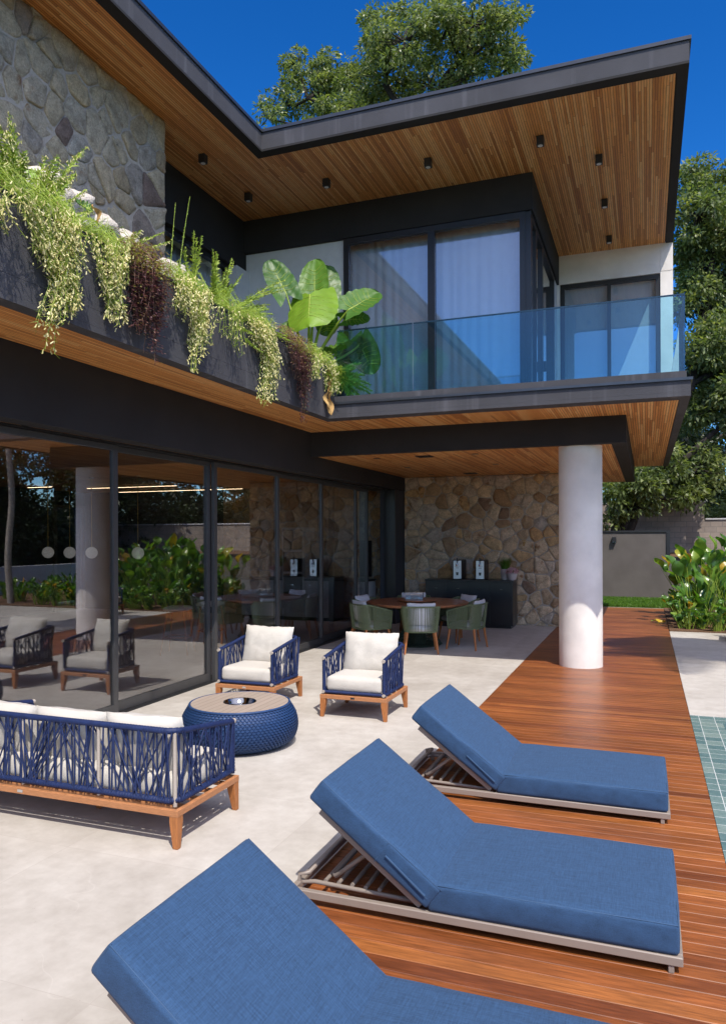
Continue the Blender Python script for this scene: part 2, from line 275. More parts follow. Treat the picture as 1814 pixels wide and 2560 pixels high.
# ------------------------------------------------------------------ geometry helpers
class MB:
    def __init__(s): s.v = []; s.f = []; s.mi = []; s.sm = []; s.t = []
    def add(s, vs, fs, mi=0, smooth=False, tint=.5):
        o = len(s.v); s.v.extend([tuple(x) for x in vs])
        for f in fs: s.f.append(tuple(i+o for i in f)); s.mi.append(mi); s.sm.append(smooth); s.t.append(tint)
    def box(s, x0, x1, y0, y1, z0, z1, mi=0, mat=None, tint=.5):
        vs = [(x, y, z) for z in (z0, z1) for y in (y0, y1) for x in (x0, x1)]
        if mat: vs = [mat @ Vector(v) for v in vs]
        s.add(vs, [(0, 2, 3, 1), (4, 5, 7, 6), (0, 1, 5, 4), (2, 6, 7, 3), (0, 4, 6, 2), (1, 3, 7, 5)], mi, False, tint)
    def cbox(s, x0, x1, y0, y1, z0, z1, c=.006, mi=0, mat=None, tint=.5):    # box with chamfered edges
        vs = []
        for ax in range(3):
            for sx in (0, 1):
                for sy in (0, 1):
                    for sz in (0, 1):
                        p = [(x0, x1)[sx], (y0, y1)[sy], (z0, z1)[sz]]; sg = (sx, sy, sz)
                        for k in range(3):
                            if k != ax: p[k] += c*(1-2*sg[k])
                        vs.append(p)
        I = lambda a, x, y, z: a*8+x*4+y*2+z
        fs = []
        for a in range(3):
            for sd in (0, 1):
                q = []
                for (p, r) in ((0, 0), (1, 0), (1, 1), (0, 1)):
                    k = [0, 0, 0]; k[a] = sd; k[(a+1) % 3] = p; k[(a+2) % 3] = r; q.append(I(a, *k))
                fs.append(q if sd else q[::-1])
        for a in range(3):
            b, d = (a+1) % 3, (a+2) % 3
            for sb in (0, 1):
                for sd in (0, 1):
                    k0 = [0]*3; k1 = [0]*3; k0[b] = k1[b] = sb; k0[d] = k1[d] = sd; k1[a] = 1
                    q = [I(b, *k0), I(b, *k1), I(d, *k1), I(d, *k0)]; fs.append(q if (sb ^ sd) else q[::-1])
        for x in (0, 1):
            for y in (0, 1):
                for z in (0, 1):
                    q = [I(0, x, y, z), I(1, x, y, z), I(2, x, y, z)]; fs.append(q if (x+y+z) % 2 else q[::-1])
        if mat: vs = [mat @ Vector(v) for v in vs]
        s.add(vs, fs, mi, False, tint)
    def tube(s, path, rad, n=8, mi=0, cap=True, closed=False, tint=.5, smooth=True, flat=1.0):
        P = [Vector(p) for p in path]; m = len(P); rr = rad if isinstance(rad, (list, tuple)) else [rad]*m
        T = [((P[(i+1) % m] if closed else P[min(i+1, m-1)])-(P[i-1] if (closed or i) else P[0])).normalized() for i in range(m)]
        a = Vector((0, 0, 1)) if abs(T[0].z) < .9 else Vector((1, 0, 0)); N = (a-T[0]*a.dot(T[0])).normalized(); vs = []
        for i in range(m):
            N = (N-T[i]*N.dot(T[i])).normalized(); B = T[i].cross(N)
            for k in range(n):
                w = 2*math.pi*k/n; vs.append(P[i]+(N*math.cos(w)+B*math.sin(w)*flat)*rr[i])
        fs = [(i*n+k, i*n+(k+1) % n, ((i+1) % m)*n+(k+1) % n, ((i+1) % m)*n+k) for i in range(m if closed else m-1) for k in range(n)]
        s.add(vs, fs, mi, smooth, tint)
        if cap and not closed: s.add(vs[:n][::-1], [tuple(range(n))], mi, False, tint); s.add(vs[-n:], [tuple(range(n))], mi, False, tint)
    def lathe(s, prof, n=32, c=(0, 0, 0), mi=0, smooth=True, capb=True, capt=True, tint=.5):
        vs = [(c[0]+r*math.cos(2*math.pi*k/n), c[1]+r*math.sin(2*math.pi*k/n), c[2]+z) for r, z in prof for k in range(n)]; m = len(prof)
        s.add(vs, [(i*n+k, i*n+(k+1) % n, (i+1)*n+(k+1) % n, (i+1)*n+k) for i in range(m-1) for k in range(n)], mi, smooth, tint)
        for ok, idx in ((capb, range(n-1, -1, -1)), (capt, range((m-1)*n, m*n))):
            if ok: s.add([vs[i] for i in idx], [tuple(range(n))], mi, False, tint)
    def prism(s, poly, z0, z1, mi=0, tint=.5):
        n = len(poly); s.add([(x, y, z0) for x, y in poly]+[(x, y, z1) for x, y in poly], [tuple(range(n))[::-1], tuple(range(n, 2*n))]+[(i, (i+1) % n, n+(i+1) % n, n+i) for i in range(n)], mi, False, tint)
    def rbox(s, x0, x1, y0, y1, z0, z1, r=.03, n=9, crown=0.0, mat=None, mi=0, wob=0.0, seed=0):   # upholstered block: rounded edges, crowned faces
        c = Vector(((x0+x1)/2, (y0+y1)/2, (z0+z1)/2)); h = Vector(((x1-x0)/2, (y1-y0)/2, (z1-z0)/2)); vs = []; fs = []; idx = {}
        g = [-1+2*i/(n-1) for i in range(n)]
        ws = lambda t, hh: math.copysign(1-(1-abs(t))**1.0, t)
        def vert(p):
            k = tuple(round(x, 5) for x in p)
            if k in idx: return idx[k]
            q = Vector([0, 0, 0])
            for i in range(3):
                t = p[i]; e = min(.95, 1-r/h[i]); q[i] = h[i]*(t*e/.8 if abs(t) < .8 else math.copysign(e+(abs(t)-.8)/.2*(1-e), t))
            inn = Vector([max(-(h[i]-r), min(h[i]-r, q[i])) for i in range(3)]); d = q-inn
            if d.length > 1e-9: q = inn+d.normalized()*r
            b = (1-p[0]**2)*(1-p[1]**2); b2 = (1-p[1]**2)*(1-p[2]**2); b3 = (1-p[0]**2)*(1-p[2]**2)
            q += Vector((math.copysign(b2*crown*.5, p[0]) if abs(p[0]) > .99 else 0, math.copysign(b3*crown*.5, p[1]) if abs(p[1]) > .99 else 0, math.copysign(b*crown, p[2]) if abs(p[2]) > .99 else 0))
            if wob: q += Vector(noise.noise_vector(q*7+Vector((seed*3.1, 0, 0))))*wob
            q += c; q = mat @ q if mat else q
            idx[k] = len(vs); vs.append(q); return idx[k]
        for ax in range(3):
            for sg in (-1, 1):
                for i in range(n-1):
                    for j in range(n-1):
                        q = []
                        for a, b in ((i, j), (i+1, j), (i+1, j+1), (i, j+1)):
                            p = [0, 0, 0]; p[ax] = sg; p[(ax+1) % 3] = g[a]; p[(ax+2) % 3] = g[b]; q.append(vert(p))
                        fs.append(q if sg > 0 else q[::-1])
        s.add(vs, fs, mi, True)
    def pillow(s, w, h, t, mat, n=17, seed=0, wob=.012, mi=0):      # stuffed cushion with pinched, puckered edges
        vs = []; fs = []
        for sd in (1, -1):
            for i in range(n):
                for j in range(n):
                    u = -1+2*i/(n-1); v = -1+2*j/(n-1)
                    th = ((1-abs(u)**3.2)*(1-abs(v)**3.2))**.5
                    pin = 1-.05*(abs(u)**2*(1-abs(v))+abs(v)**2*(1-abs(u)))
                    x = u*w/2*(pin if abs(v) < .99 else .97+.03*abs(u)); y = v*h/2*pin
                    p = Vector((x, y, sd*t/2*th))
                    nz = noise.noise(Vector((x*9+seed*7.3, y*9, sd)))+.6*noise.noise(Vector((x*24, y*24, sd+seed)))
                    p.z += sd*nz*wob*min(1, th*2)
                    if abs(u) > .98 or abs(v) > .98: p += Vector((noise.noise(p*31+Vector((seed, 0, 0)))*.008, noise.noise(p*37+Vector((0, seed, 0)))*.008, 0)); 
                    if abs(u) > .98 or abs(v) > .98: p.z = noise.noise(Vector((x*6+seed, y*6, 0)))*.02
                    vs.append(mat @ p)
        N = n*n
        for sd in (0, 1):
            for i in range(n-1):
                for j in range(n-1):
                    q = (sd*N+i*n+j, sd*N+(i+1)*n+j, sd*N+(i+1)*n+j+1, sd*N+i*n+j+1); fs.append(q if sd == 0 else q[::-1])
        s.add(vs, fs, mi, True)

def obj(name, mb, mats, parent=None, bevel=0.0, subsurf=0, autosmooth=False, loc=None):
    me = bpy.data.meshes.new(name)
    me.from_pydata(mb.v, [], mb.f)
    for m in (mats if isinstance(mats, (list, tuple)) else [mats]): me.materials.append(M[m] if isinstance(m, str) else m)
    me.polygons.foreach_set('material_index', mb.mi); me.polygons.foreach_set('use_smooth', mb.sm)
    a = me.attributes.new('tint', 'FLOAT', 'FACE'); a.data.foreach_set('value', mb.t)
    me.update(); me.validate()
    o = bpy.data.objects.new(name, me); COL.objects.link(o)
    if loc: o.location = loc
    if parent: o.parent = parent
    if bevel:
        b = o.modifiers.new('bevel', 'BEVEL'); b.width = bevel; b.segments = 2; b.limit_method = 'ANGLE'; b.angle_limit = R(40)
    return o
def tag(o, label, cat, group=None, kind=None):
    o['label'] = label; o['category'] = cat
    if group: o['group'] = group
    if kind: o['kind'] = kind
    return o
def thing(name, label, cat, loc=(0, 0, 0), rz=0, group=None):
    o = bpy.data.objects.new(name, None); COL.objects.link(o); o.location = loc; o.rotation_euler = (0, 0, rz); o.empty_display_size = .2
    return tag(o, label, cat, group)
def kids(o): return [c for c in ALLOBJ() if c.parent == o]
def ALLOBJ(): return list(COL.objects)
def copy_tree(o, loc, rz, label, group=None, scale=None, objs=None):
    objs = objs or ALLOBJ()
    r = o.copy(); COL.objects.link(r); r.location = loc; r.rotation_euler = (0, 0, rz); r['label'] = label
    if group: r['group'] = group
    if scale: r.scale = (scale,)*3
    for c in objs:
        if c.parent == o:
            k = c.copy(); COL.objects.link(k); k.parent = r
            for g in objs:
                if g.parent == c:
                    h = g.copy(); COL.objects.link(h); h.parent = k
    return r
def structure(name, mb, mats): o = obj(name, mb, mats); o['kind'] = 'structure'; return o
def bx(*a, **k):
    b = MB(); b.box(*a, **k); return b

# ------------------------------------------------------------------ ground, paving, deck, pool
g = MB()      # one garden sheet with the pool's hole left open
PX0, PX1, PY0, PY1 = .72, 5.4, -7., 8.34
xs = [-400, PX0, PX1, 400]; ys = [-400, PY0, PY1, 24.2, 400]
for i in range(3):
    for j in range(4):
        if i == 1 and j == 1: continue
        z = -.06
        g.add([(xs[i], ys[j], z), (xs[i+1], ys[j], z), (xs[i+1], ys[j+1], z), (xs[i], ys[j+1], z)], [(0, 1, 2, 3)])
structure('ground', g, 'ground')
b = MB(); b.box(-14, -1.74, -26, 16.3, -.05, 0); structure('patio_floor', b, 'paving')  # unseen stretch behind the camera lengthened to bounce light upwards
b = MB(); b.box(.428, 6.2, 8.613, 15.95, -.05, 0); b.box(5.41, 9.19, -26, 8.612, -.05, 0); b.box(-1.739, 5.409, -26, -8.01, -.05, 0); structure('poolside_paving', b, 'paving')  # slabs beyond the pool and behind the camera: unseen, added to bounce light
b = MB()
y = -8.0; k = 0
while y < 20.75:
    c = .0025; y0, y1 = y+.0014, y+.0986
    b.add([(x, yy, zz) for x in (-1.737, .424) for yy, zz in ((y0, -.05), (y0, -c), (y0+c, 0), (y1-c, 0), (y1, -c), (y1, -.05))],
          [(0, 1, 7, 6), (1, 2, 8, 7), (2, 3, 9, 8), (3, 4, 10, 9), (4, 5, 11, 10), (0, 5, 4, 3, 2, 1), (6, 7, 8, 9, 10, 11)]); y += .1
b.box(-1.737, .424, -8, 20.75, -.055, -.03, 1)
b.box(-1.737, .424, 20.75, 20.80, -.05, .004, 2)
structure('wooden_deck', b, ['deck', 'void', 'cap'])
b = MB(); b.box(.428, .72, -7, 8.609, -.05, -.004); b.box(.72, 5.4, 8.34, 8.609, -.05, -.004); structure('pool_coping', b, 'tile')
b = MB()
for q in ([(PX0, PY0, -1.3), (PX1, PY0, -1.3), (PX1, PY1, -1.3), (PX0, PY1, -1.3)], [(PX0, PY0, -1.3), (PX0, PY1, -1.3), (PX0, PY1, -.05), (PX0, PY0, -.05)],
          [(PX1, PY0, -1.3), (PX1, PY1, -1.3), (PX1, PY1, -.05), (PX1, PY0, -.05)], [(PX0, PY1, -1.3), (PX1, PY1, -1.3), (PX1, PY1, -.05), (PX0, PY1, -.05)], [(PX0, PY0, -1.3), (PX1, PY0, -1.3), (PX1, PY0, -.05), (PX0, PY0, -.05)]):
    b.add(q, [(0, 1, 2, 3)])
structure('pool_basin', b, 'tile')
b = MB(); b.add([(PX0, PY0, -.12), (PX1, PY0, -.12), (PX1, PY1, -.12), (PX0, PY1, -.12)], [(0, 1, 2, 3)]); structure('pool_water', b, 'water')
b = MB(); b.box(.43, 9, 15.96, 20.9, -.05, .02); b.box(6.2, 9, 9, 15.96, -.05, .02); structure('planting_bed', b, 'soil')
b = MB(); b.box(-8, .9, 20.81, 23.6, -.05, .01); structure('lawn', b, 'ground')
# raised soil bank behind the grey wall
b = MB(); n = 24
for i in range(n+1):
    for j in range(6):
        x = -12+40*i/n; y = 24.2+j*(35-24.2)/5; b.v.append((x, y, .5+.75*min(1, j/1.5)+.12*noise.noise(Vector((x*.5, y*.5, 0)))))
for i in range(n):
    for j in range(5): b.f.append((i*6+j, (i+1)*6+j, (i+1)*6+j+1, i*6+j+1)); b.mi.append(0); b.sm.append(True); b.t.append(.5)
structure('soil_bank_terrain', b, 'soil')

# ------------------------------------------------------------------ stone facing
def stones(mb, u0, u1, v0, v1, cell, to3d, seed, depth=.05):
    rg = random.Random(seed); pts = []
    nu = int((u1-u0)/cell)+1; nv = int((v1-v0)/(cell*.85))+1
    for i in range(-1, nu+1):
        for j in range(-1, nv+1):
            if rg.random() < .17: continue
            pts.append((u0+(i+.5+(.5 if j % 2 else 0)+rg.uniform(-.42, .42))*cell, v0+(j+.5+rg.uniform(-.40, .40))*cell*.85, rg.uniform(.55, 1.5)))
    P = np.array(pts)
    for k, (pu, pv, pw) in enumerate(pts):
        poly = [(u0, v0), (u1, v0), (u1, v1), (u0, v1)]
        d = np.hypot(P[:, 0]-pu, P[:, 1]-pv); nb = np.argsort(d)[1:26]
        for q in nb:
            qu, qv, qw = pts[q]; nx, ny = qu-pu, qv-pv; L = math.hypot(nx, ny)
            if L < 1e-6 or L > cell*3.2: continue
            t = .5+.16*(pw-qw); mx, my = pu+nx*t, pv+ny*t
            out = []; m = len(poly)
            for a in range(m):
                A, B = poly[a], poly[(a+1) % m]; da = (A[0]-mx)*nx+(A[1]-my)*ny; db = (B[0]-mx)*nx+(B[1]-my)*ny
                if da <= 0: out.append(A)
                if (da < 0) != (db < 0) and da != db: s_ = da/(da-db); out.append((A[0]+(B[0]-A[0])*s_, A[1]+(B[1]-A[1])*s_))
            poly = out
            if len(poly) < 3: break
        if len(poly) < 3: continue
        cx = sum(p[0] for p in poly)/len(poly); cyy = sum(p[1] for p in poly)/len(poly)
        area = abs(sum(poly[i][0]*poly[(i+1) % len(poly)][1]-poly[(i+1) % len(poly)][0]*poly[i][1] for i in range(len(poly))))/2
        if area < .003: continue
        ins = min(.35, .010/math.sqrt(area)*1.25)
        poly = [(p[0]+(cx-p[0])*ins, p[1]+(cyy-p[1])*ins) for p in poly]
        for it in range(2):
            q = []; w = rg.uniform(.07, .17) if it == 0 else .2
            for a in range(len(poly)):
                A, B = poly[a], poly[(a+1) % len(poly)]
                q += [(A[0]*(1-w)+B[0]*w, A[1]*(1-w)+B[1]*w), (A[0]*w+B[0]*(1-w), A[1]*w+B[1]*(1-w))]
            poly = q
        dp = depth*rg.uniform(.6, 1.3); tu, tv = rg.uniform(-.12, .12), rg.uniform(-.12, .12); m = len(poly); vs = []
        for sc, dz in ((1.0, 0.0), (.975, dp*.55), (.91, dp*.85), (.6, dp)):
            for (a, c_) in poly:
                a2 = cx+(a-cx)*sc; c2 = cyy+(c_-cyy)*sc
                jit = .018*noise.noise(Vector((a2*13, c2*13, seed)))+.008*noise.noise(Vector((a2*31, c2*31, seed)))
                if sc == 1.0: a2 += jit*.7; c2 += jit*.7
                vs.append(to3d(a2+jit*.3, c2+jit*.3, max(0, dz+(jit+tu*(a2-cx)+tv*(c2-cyy) if sc < 1 else 0))))
        vs.append(to3d(cx, cyy, dp*1.03+.01*rg.uniform(-1, 1)))
        fs = [(r*m+i, r*m+(i+1) % m, (r+1)*m+(i+1) % m, (r+1)*m+i) for r in range(3) for i in range(m)]+[(3*m+i, 3*m+(i+1) % m, 4*m) for i in range(m)]
        mb.add(vs, fs, 0, True, rg.random())

# ------------------------------------------------------------------ the house
H = thing('house', 'two storey modern house in charcoal stucco, fieldstone and teak slats', 'house')
YF = 9.66; RZ = 7.497
# lower dining wall and indoor continuation
b = MB(); stones(b, -9.7, -5.42, 0, 3.2, .27, lambda u, v, d: (u, 16.012-d, v), 3, .042); stones(b, -5.05, -1.62, 0, 3.2, .27, lambda u, v, d: (u, 16.012-d, v), 11, .042)
b.box(-9.7, -5.42, 16.0, 16.4, 0, 3.2, 1); b.box(-5.05, -1.62, 16.0, 16.4, 0, 3.2, 1); obj('stone_wall', b, ['stone', 'mortar'], H)
# upper stone wall
b = MB(); stones(b, -2.5, 8.5, 3.7, 7.5, .30, lambda u, v, d: (-6.062+d, u, v), 23, .034); b.box(-6.5, -6.05, -2.5, 8.5, 3.7, 7.49, 1); obj('stone_wall', b, ['stoneg', 'mortar'], H)
# roof: fascia ring, flashing, soffit
def Lpoly(o): return [(-14-o, -9), (-5.2+o, -9), (-5.2+o, YF-o), (.5+o, YF-o), (.5+o, 19.3), (-14-o, 19.3)]
roof = MB(); P0 = [(-14, -9), (-5.2, -9), (-5.2, YF), (.5, YF), (.5, 15.47), (-1.9, 15.47), (-1.9, 19.3), (-14, 19.3)]
roof.prism(P0, RZ+.03, 7.765); 
ro = obj('roof', roof, 'dark', H)
b = MB()      # border band under the roof edge
for a in ((-5.35, -5.2, -9, YF), (-5.35, .5, YF, YF+.17), (.37, .5, YF+.17, 15.47)): b.box(*a, RZ, RZ+.029)
obj('fascia_border', b, 'dark2', ro)
b = MB(); b.box(-14, -5.36, -9, YF+.18, RZ+.012, RZ+.0295); b.box(-14, .36, YF+.18, 15.47, RZ+.012, RZ+.0295); obj('slat_soffit', b, 'soffit', ro)
b = MB(); P1 = [(-14.02, -9), (-5.18, -9), (-5.18, YF-.02), (.522, YF-.02), (.522, 15.49), (-1.88, 15.49), (-1.88, 19.32), (-14.02, 19.32)]; b.prism(P1, 7.768, 7.812); obj('flashing', b, 'flash', ro)
b = MB(); b.box(-3.9, -3.2, 12.0, 13.4, 7.813, 8.02); obj('roof_vent', b, 'plaster', ro, .01)
# upper band walls
b = MB(); b.box(-6.67, -1.617, 11.716, 11.95, 6.935, 7.507); b.box(-1.85, -1.617, 11.95, 15.47, 6.935, 7.507); b.box(-6.95, -6.67, 8.52, 11.95, 6.6, 7.507); obj('lintel_band', b, 'dark2', H)
for a in ((-6.67, -4.78, 11.80, 11.95, 3.78, 6.934), (-6.85, -6.60, 11.35, 11.80, 3.78, 6.6), (-1.86, -1.66, 14.98, 15.47, 3.78, 6.93)): b = MB(); b.box(*a); obj('pale_wall', b, 'plaster', H)
b = MB()
b.box(-1.70, .275, 15.471, 15.62, 6.94, 7.5265); b.box(-1.70, -1.60, 15.471, 15.62, 3.78, 6.94); b.box(.277, .5, 15.471, 15.62, 3.78, 6.96); b.box(.277, .5, 15.471, 15.62, 6.975, 7.5265); b.box(.28, .49, 15.48, 15.61, 6.955, 6.98); b.box(.30, .497, 15.62, 19.3, 3.78, 7.5)
obj('white_wall', b, 'white', H)
for a in ((-14, -6.9, 11.96, 19.3, 3.78, 7.49), (-1.9, .29, 18.9, 19.3, 3.78, 7.49)): b = MB(); b.box(*a); obj('rear_wall', b, 'plaster', H)
b = MB(); b.box(-6.9, -1.9, 15.2, 15.45, 3.78, 7.49); b.box(-1.9, .29, 17.2, 17.4, 3.78, 7.49); obj('room_wall', b, 'plaster', H)
# windows
def window(x0, x1, z0, z1, plane, axis, muls, fw=.07, d=.09, mframe='metal', mglass='glassup', handle=None, name='window'):
    w = MB(); P = MB()
    def bb(m, a0, a1, c0, c1, z0_, z1_):
        if axis == 'x': m.box(a0, a1, plane+c0, plane+c1, z0_, z1_)
        else: m.box(plane-c1, plane-c0, a0, a1, z0_, z1_)
    bb(w, x0, x1, 0, d, z1-fw, z1); bb(w, x0, x1, 0, d, z0, z0+fw); bb(w, x0, x0+fw, .001, d, z0+fw, z1-fw); bb(w, x1-fw, x1, .001, d, z0+fw, z1-fw)
    edges = [x0+fw]
    for a, c in muls: bb(w, a, c, .004, d+.02, z0+fw, z1-fw); edges += [a, c]
    edges.append(x1-fw)
    fr = obj(name, w, mframe, H)
    for i in range(0, len(edges), 2):
        p = MB(); bb(p, edges[i]+.001, edges[i+1]-.001, d*.45, d*.45+.008, z0+fw, z1-fw); obj('pane', p, mglass, fr)
    if handle:
        hb = MB(); y, z = handle
        if axis == 'x': hb.cbox(y-.012, y+.012, plane-.05, plane, z-.02, z+.16, .004)
        else: hb.cbox(plane, plane+.05, y-.012, y+.012, z-.02, z+.16, .004)
        obj('handle', hb, 'metal', fr)
    return fr
window(-4.77, -1.73, 3.78, 6.93, 11.74, 'x', [(-3.30, -3.185)], .09, .1)
window(11.86, 14.97, 3.78, 6.93, -1.65, 'y', [(12.35, 12.45), (13.15, 13.28)], .08, .1, handle=(13.2, 4.75))
window(-1.597, .274, 3.78, 6.935, 15.50, 'x', [(-.70, -.63)], .085, .08, handle=(.21, 5.1))
window(8.55, 11.34, 3.78, 6.6, -6.75, 'y', [(9.4, 9.5)], .08, .1)
b = MB(); b.box(-1.73, -1.65, 11.76, 11.855, 3.78, 6.93); obj('corner_post', b, 'metal', H)
# slab, soffit, curb, cap
b = MB(); S0 = [(-14, -9), (-4.144, -9), (-4.144, YF-.01), (.503, YF-.01), (.503, 19.35), (-14, 19.35)]; b.prism(S0, 3.60, 3.735); slab = obj('floor_slab', b, 'dark', H)
b = MB()
for a in ((-4.285, -4.144, -9, YF-.01), (-4.285, .503, YF-.01, YF+.26), (.39, .503, YF+.26, 19.35)): b.box(*a, 3.55, 3.599)
obj('fascia_border', b, 'dark', slab)
b = MB(); b.box(-5.02, -4.29, -9, YF+.265, 3.565, 3.598); b.box(-5.02, .385, YF+.265, 10.949, 3.565, 3.598); b.box(-.249, .385, 10.949, 19.35, 3.565, 3.598); obj('slat_soffit', b, 'soffit', slab)
b = MB(); b.box(-4.12, .525, YF-.035, YF+.3, 3.737, 3.770); b.box(.2, .527, YF+.3, 19.35, 3.737, 3.770); obj('flashing', b, 'flash', slab)
b = MB(); b.box(-4.11, .463, 9.76, 9.90, 3.771, 3.872); b.box(.40, .463, 9.90, 15.4, 3.771, 3.872); b.box(-6.6, .40, 9.90, 15.47, 3.76, 3.79); obj('balcony_curb', b, 'dark', slab)
def rail(x0, x1, y0, y1, nm='glass_balustrade'):
    p = MB(); p.box(x0, x1, y0, y1, 3.873, 4.80); r_ = obj(nm, p, 'rail', H); p = MB(); p.box(x0-.001, x1+.001, y0-.001, y1+.001, 4.801, 4.820); obj('top_edge', p, 'railedge', r_)
rail(-4.09, -2.98, 9.82, 9.832); rail(-2.965, .45, 9.82, 9.832); rail(.438, .45, 9.85, 15.3)
# planter parapet
b = MB(); b.box(-4.32, -4.144, -9, YF-.011, 3.737, 4.285); b.box(-4.32, -4.13, YF-.011, 10.4, 3.76, 4.25); b.box(-6.04, -4.32, 10.3, 10.4, 3.76, 4.25); pp = obj('planter_parapet', b, 'dark', H)
b = MB(); b.box(-4.33, -4.135, -9, YF+.005, 4.286, 4.312); obj('coping', b, 'metal', pp)
b = MB(); b.box(-6.04, -4.325, -9, 10.3, 3.74, 4.22); obj('planter_soil', b, 'soil', pp)
# beams
b = MB(); b.box(-5.25, -5.03, -9, 16.0, 2.91, 3.60); b.box(-5.029, -.25, 10.95, 11.10, 3.185, 3.599); b.box(-.45, -.25, 11.10, 19.25, 3.185, 3.599); obj('beam', b, 'dark2', H)
b = MB(); b.box(-5.028, -.452, 11.102, 15.99, 3.20, 3.23); b.box(-1.6, -.452, 15.99, 19.24, 3.20, 3.23); b.box(-14, -5.26, -8, 16.4, 3.08, 3.12); obj('slat_soffit', b, 'soffit', H)
# body of the ground floor beyond the dining wall
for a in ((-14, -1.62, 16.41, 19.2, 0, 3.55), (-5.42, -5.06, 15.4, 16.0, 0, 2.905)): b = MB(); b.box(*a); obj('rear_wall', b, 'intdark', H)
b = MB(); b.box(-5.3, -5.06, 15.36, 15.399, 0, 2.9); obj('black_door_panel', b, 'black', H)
b = MB(); b.lathe([(.307, 0), (.307, 3.198)], 48, (-.894, 11.36, 0)); obj('column', b, 'white', H)
# sliding glass wall
def slider(y0, y1, dx=0.0, fw=.06):
    w = MB(); x = -5.27-dx
    w.box(x-.05, x, y0, y0+fw, .012, 2.88); w.box(x-.05, x, y1-fw, y1, .012, 2.88); w.box(x-.05, x, y0+fw, y1-fw, 2.82, 2.879); w.box(x-.05, x, y0+fw, y1-fw, .013, .115)
    fr = obj('sliding_door', w, 'bronze', H); p = MB(); p.box(x-.03, x-.022, y0+fw, y1-fw, .115, 2.82); obj('pane', p, 'glass', fr); return fr
ys_ = [-4.6, -2.75, -.9, .95, 2.8, 4.65, 6.56, 8.47, 10.33, 12.13]
for i in range(len(ys_)-1): slider(ys_[i]+.0, ys_[i+1]-.004, .0 if i % 2 else .06, .065 if i != 5 else .07)
slider(12.13, 13.95, .12, .07); slider(12.85, 14.75, .18, .07); slider(12.9, 13.0, .24, .045)
b = MB(); b.box(-5.56, -5.26, -8, 15.36, 2.885, 2.909); b.box(-5.56, -5.255, -8, 15.36, .002, .010)
for k in range(5): b.box(-5.30-.06*k, -5.285-.06*k, -8, 15.36, .010, .0118)
obj('track', b, 'metal', H)
# interior shell
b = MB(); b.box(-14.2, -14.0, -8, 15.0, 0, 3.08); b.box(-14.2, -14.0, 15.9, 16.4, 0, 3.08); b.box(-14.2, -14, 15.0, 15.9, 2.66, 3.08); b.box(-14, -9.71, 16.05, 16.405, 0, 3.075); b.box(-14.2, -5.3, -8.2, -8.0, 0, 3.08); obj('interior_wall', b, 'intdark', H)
b = MB(); b.box(-16.2, -16.1, 13, 18, 0, 3.1); b.box(-16.1, -14.2, 13, 13.1, 0, 3.1); b.box(-16.1, -14.2, 17.9, 18, 0, 3.1); obj('corridor_wall', b, 'black', H)
b = MB(); b.box(-13.99, -13.93, 14.9, 15.0, 0, 2.72); b.box(-13.99, -13.93, 15.9, 16.0, 0, 2.72); b.box(-13.99, -13.93, 15.0, 15.9, 2.66, 2.72); obj('door_frame', b, 'greywall', H)
b = MB(); b.box(-14, -5.3, 6.1, 6.14, 3.06, 3.079); b.box(-5.95, -5.9, -8, 15.9, 3.06, 3.079); obj('ceiling_slot', b, 'black', H)

# indoor kitchen cabinets seen through the last panes
c = thing('kitchen_cabinet', 'pale kitchen cabinets with black oven niche behind the far glass panes', 'cabinet', (-7.6, 15.6, 0))
b = MB(); b.box(-1.2, -.16, -.3, .28, .08, .9); b.box(.42, 1.9, -.3, .28, .08, .9); b.box(-1.2, 1.9, -.25, .28, 0, .08, 1); obj('base_unit', b, ['plaster', 'black'], c, .004)
b = MB(); b.box(-.15, .41, -.31, .28, .08, 2.1); obj('tall_unit', b, 'plaster', c, .004)
b = MB(); b.box(-.10, .36, -.325, -.311, .55, 1.05); b.box(-.10, .36, -.325, -.311, 1.1, 1.55); b.box(-.10, .36, -.325, -.311, 1.6, 2.05); obj('oven', b, 'black', c)
b = MB(); b.box(.45, 1.9, -.02, .05, 1.0, 1.8); obj('black_screen_panel', b, 'black', c)
b = MB(); b.box(-1.22, -.151, -.32, .28, .901, .94); b.box(.411, 1.92, -.32, .28, .901, .94); obj('worktop', b, 'black', c)

# pendants and light strips
gl = ['leftmost opal globe pendant in front of the dark indoor wall', 'opal globe pendant hanging in front of the dark doorway', 'opal globe pendant just left of the first reflected column', 'opal globe pendant nearest the glass, right of the first window frame']
for (x, y), lb in zip(((-11.345, 11.957), (-10.79, 11.953), (-10.223, 11.926), (-9.116, 11.918)), gl):
    t = thing('pendant_lamp', lb, 'pendant lamp', (x, y, 3.079), 0, 'globe pendant lamps indoors')
    b = MB(); s_ = [(.115*math.sin(a), -1.49-.115*math.cos(a)) for a in [math.pi*k/14 for k in range(15)]]; b.lathe([(max(.002, r), z) for r, z in s_], 24, capb=False, capt=False); obj('globe', b, 'opal', t)
    b = MB(); b.tube([(0, 0, -.02), (0, 0, -1.376)], .007, 6); obj('rod', b, 'brass', t)
    b = MB(); b.lathe([(.05, -.025), (.05, 0)], 20); obj('canopy', b, 'cap', t)
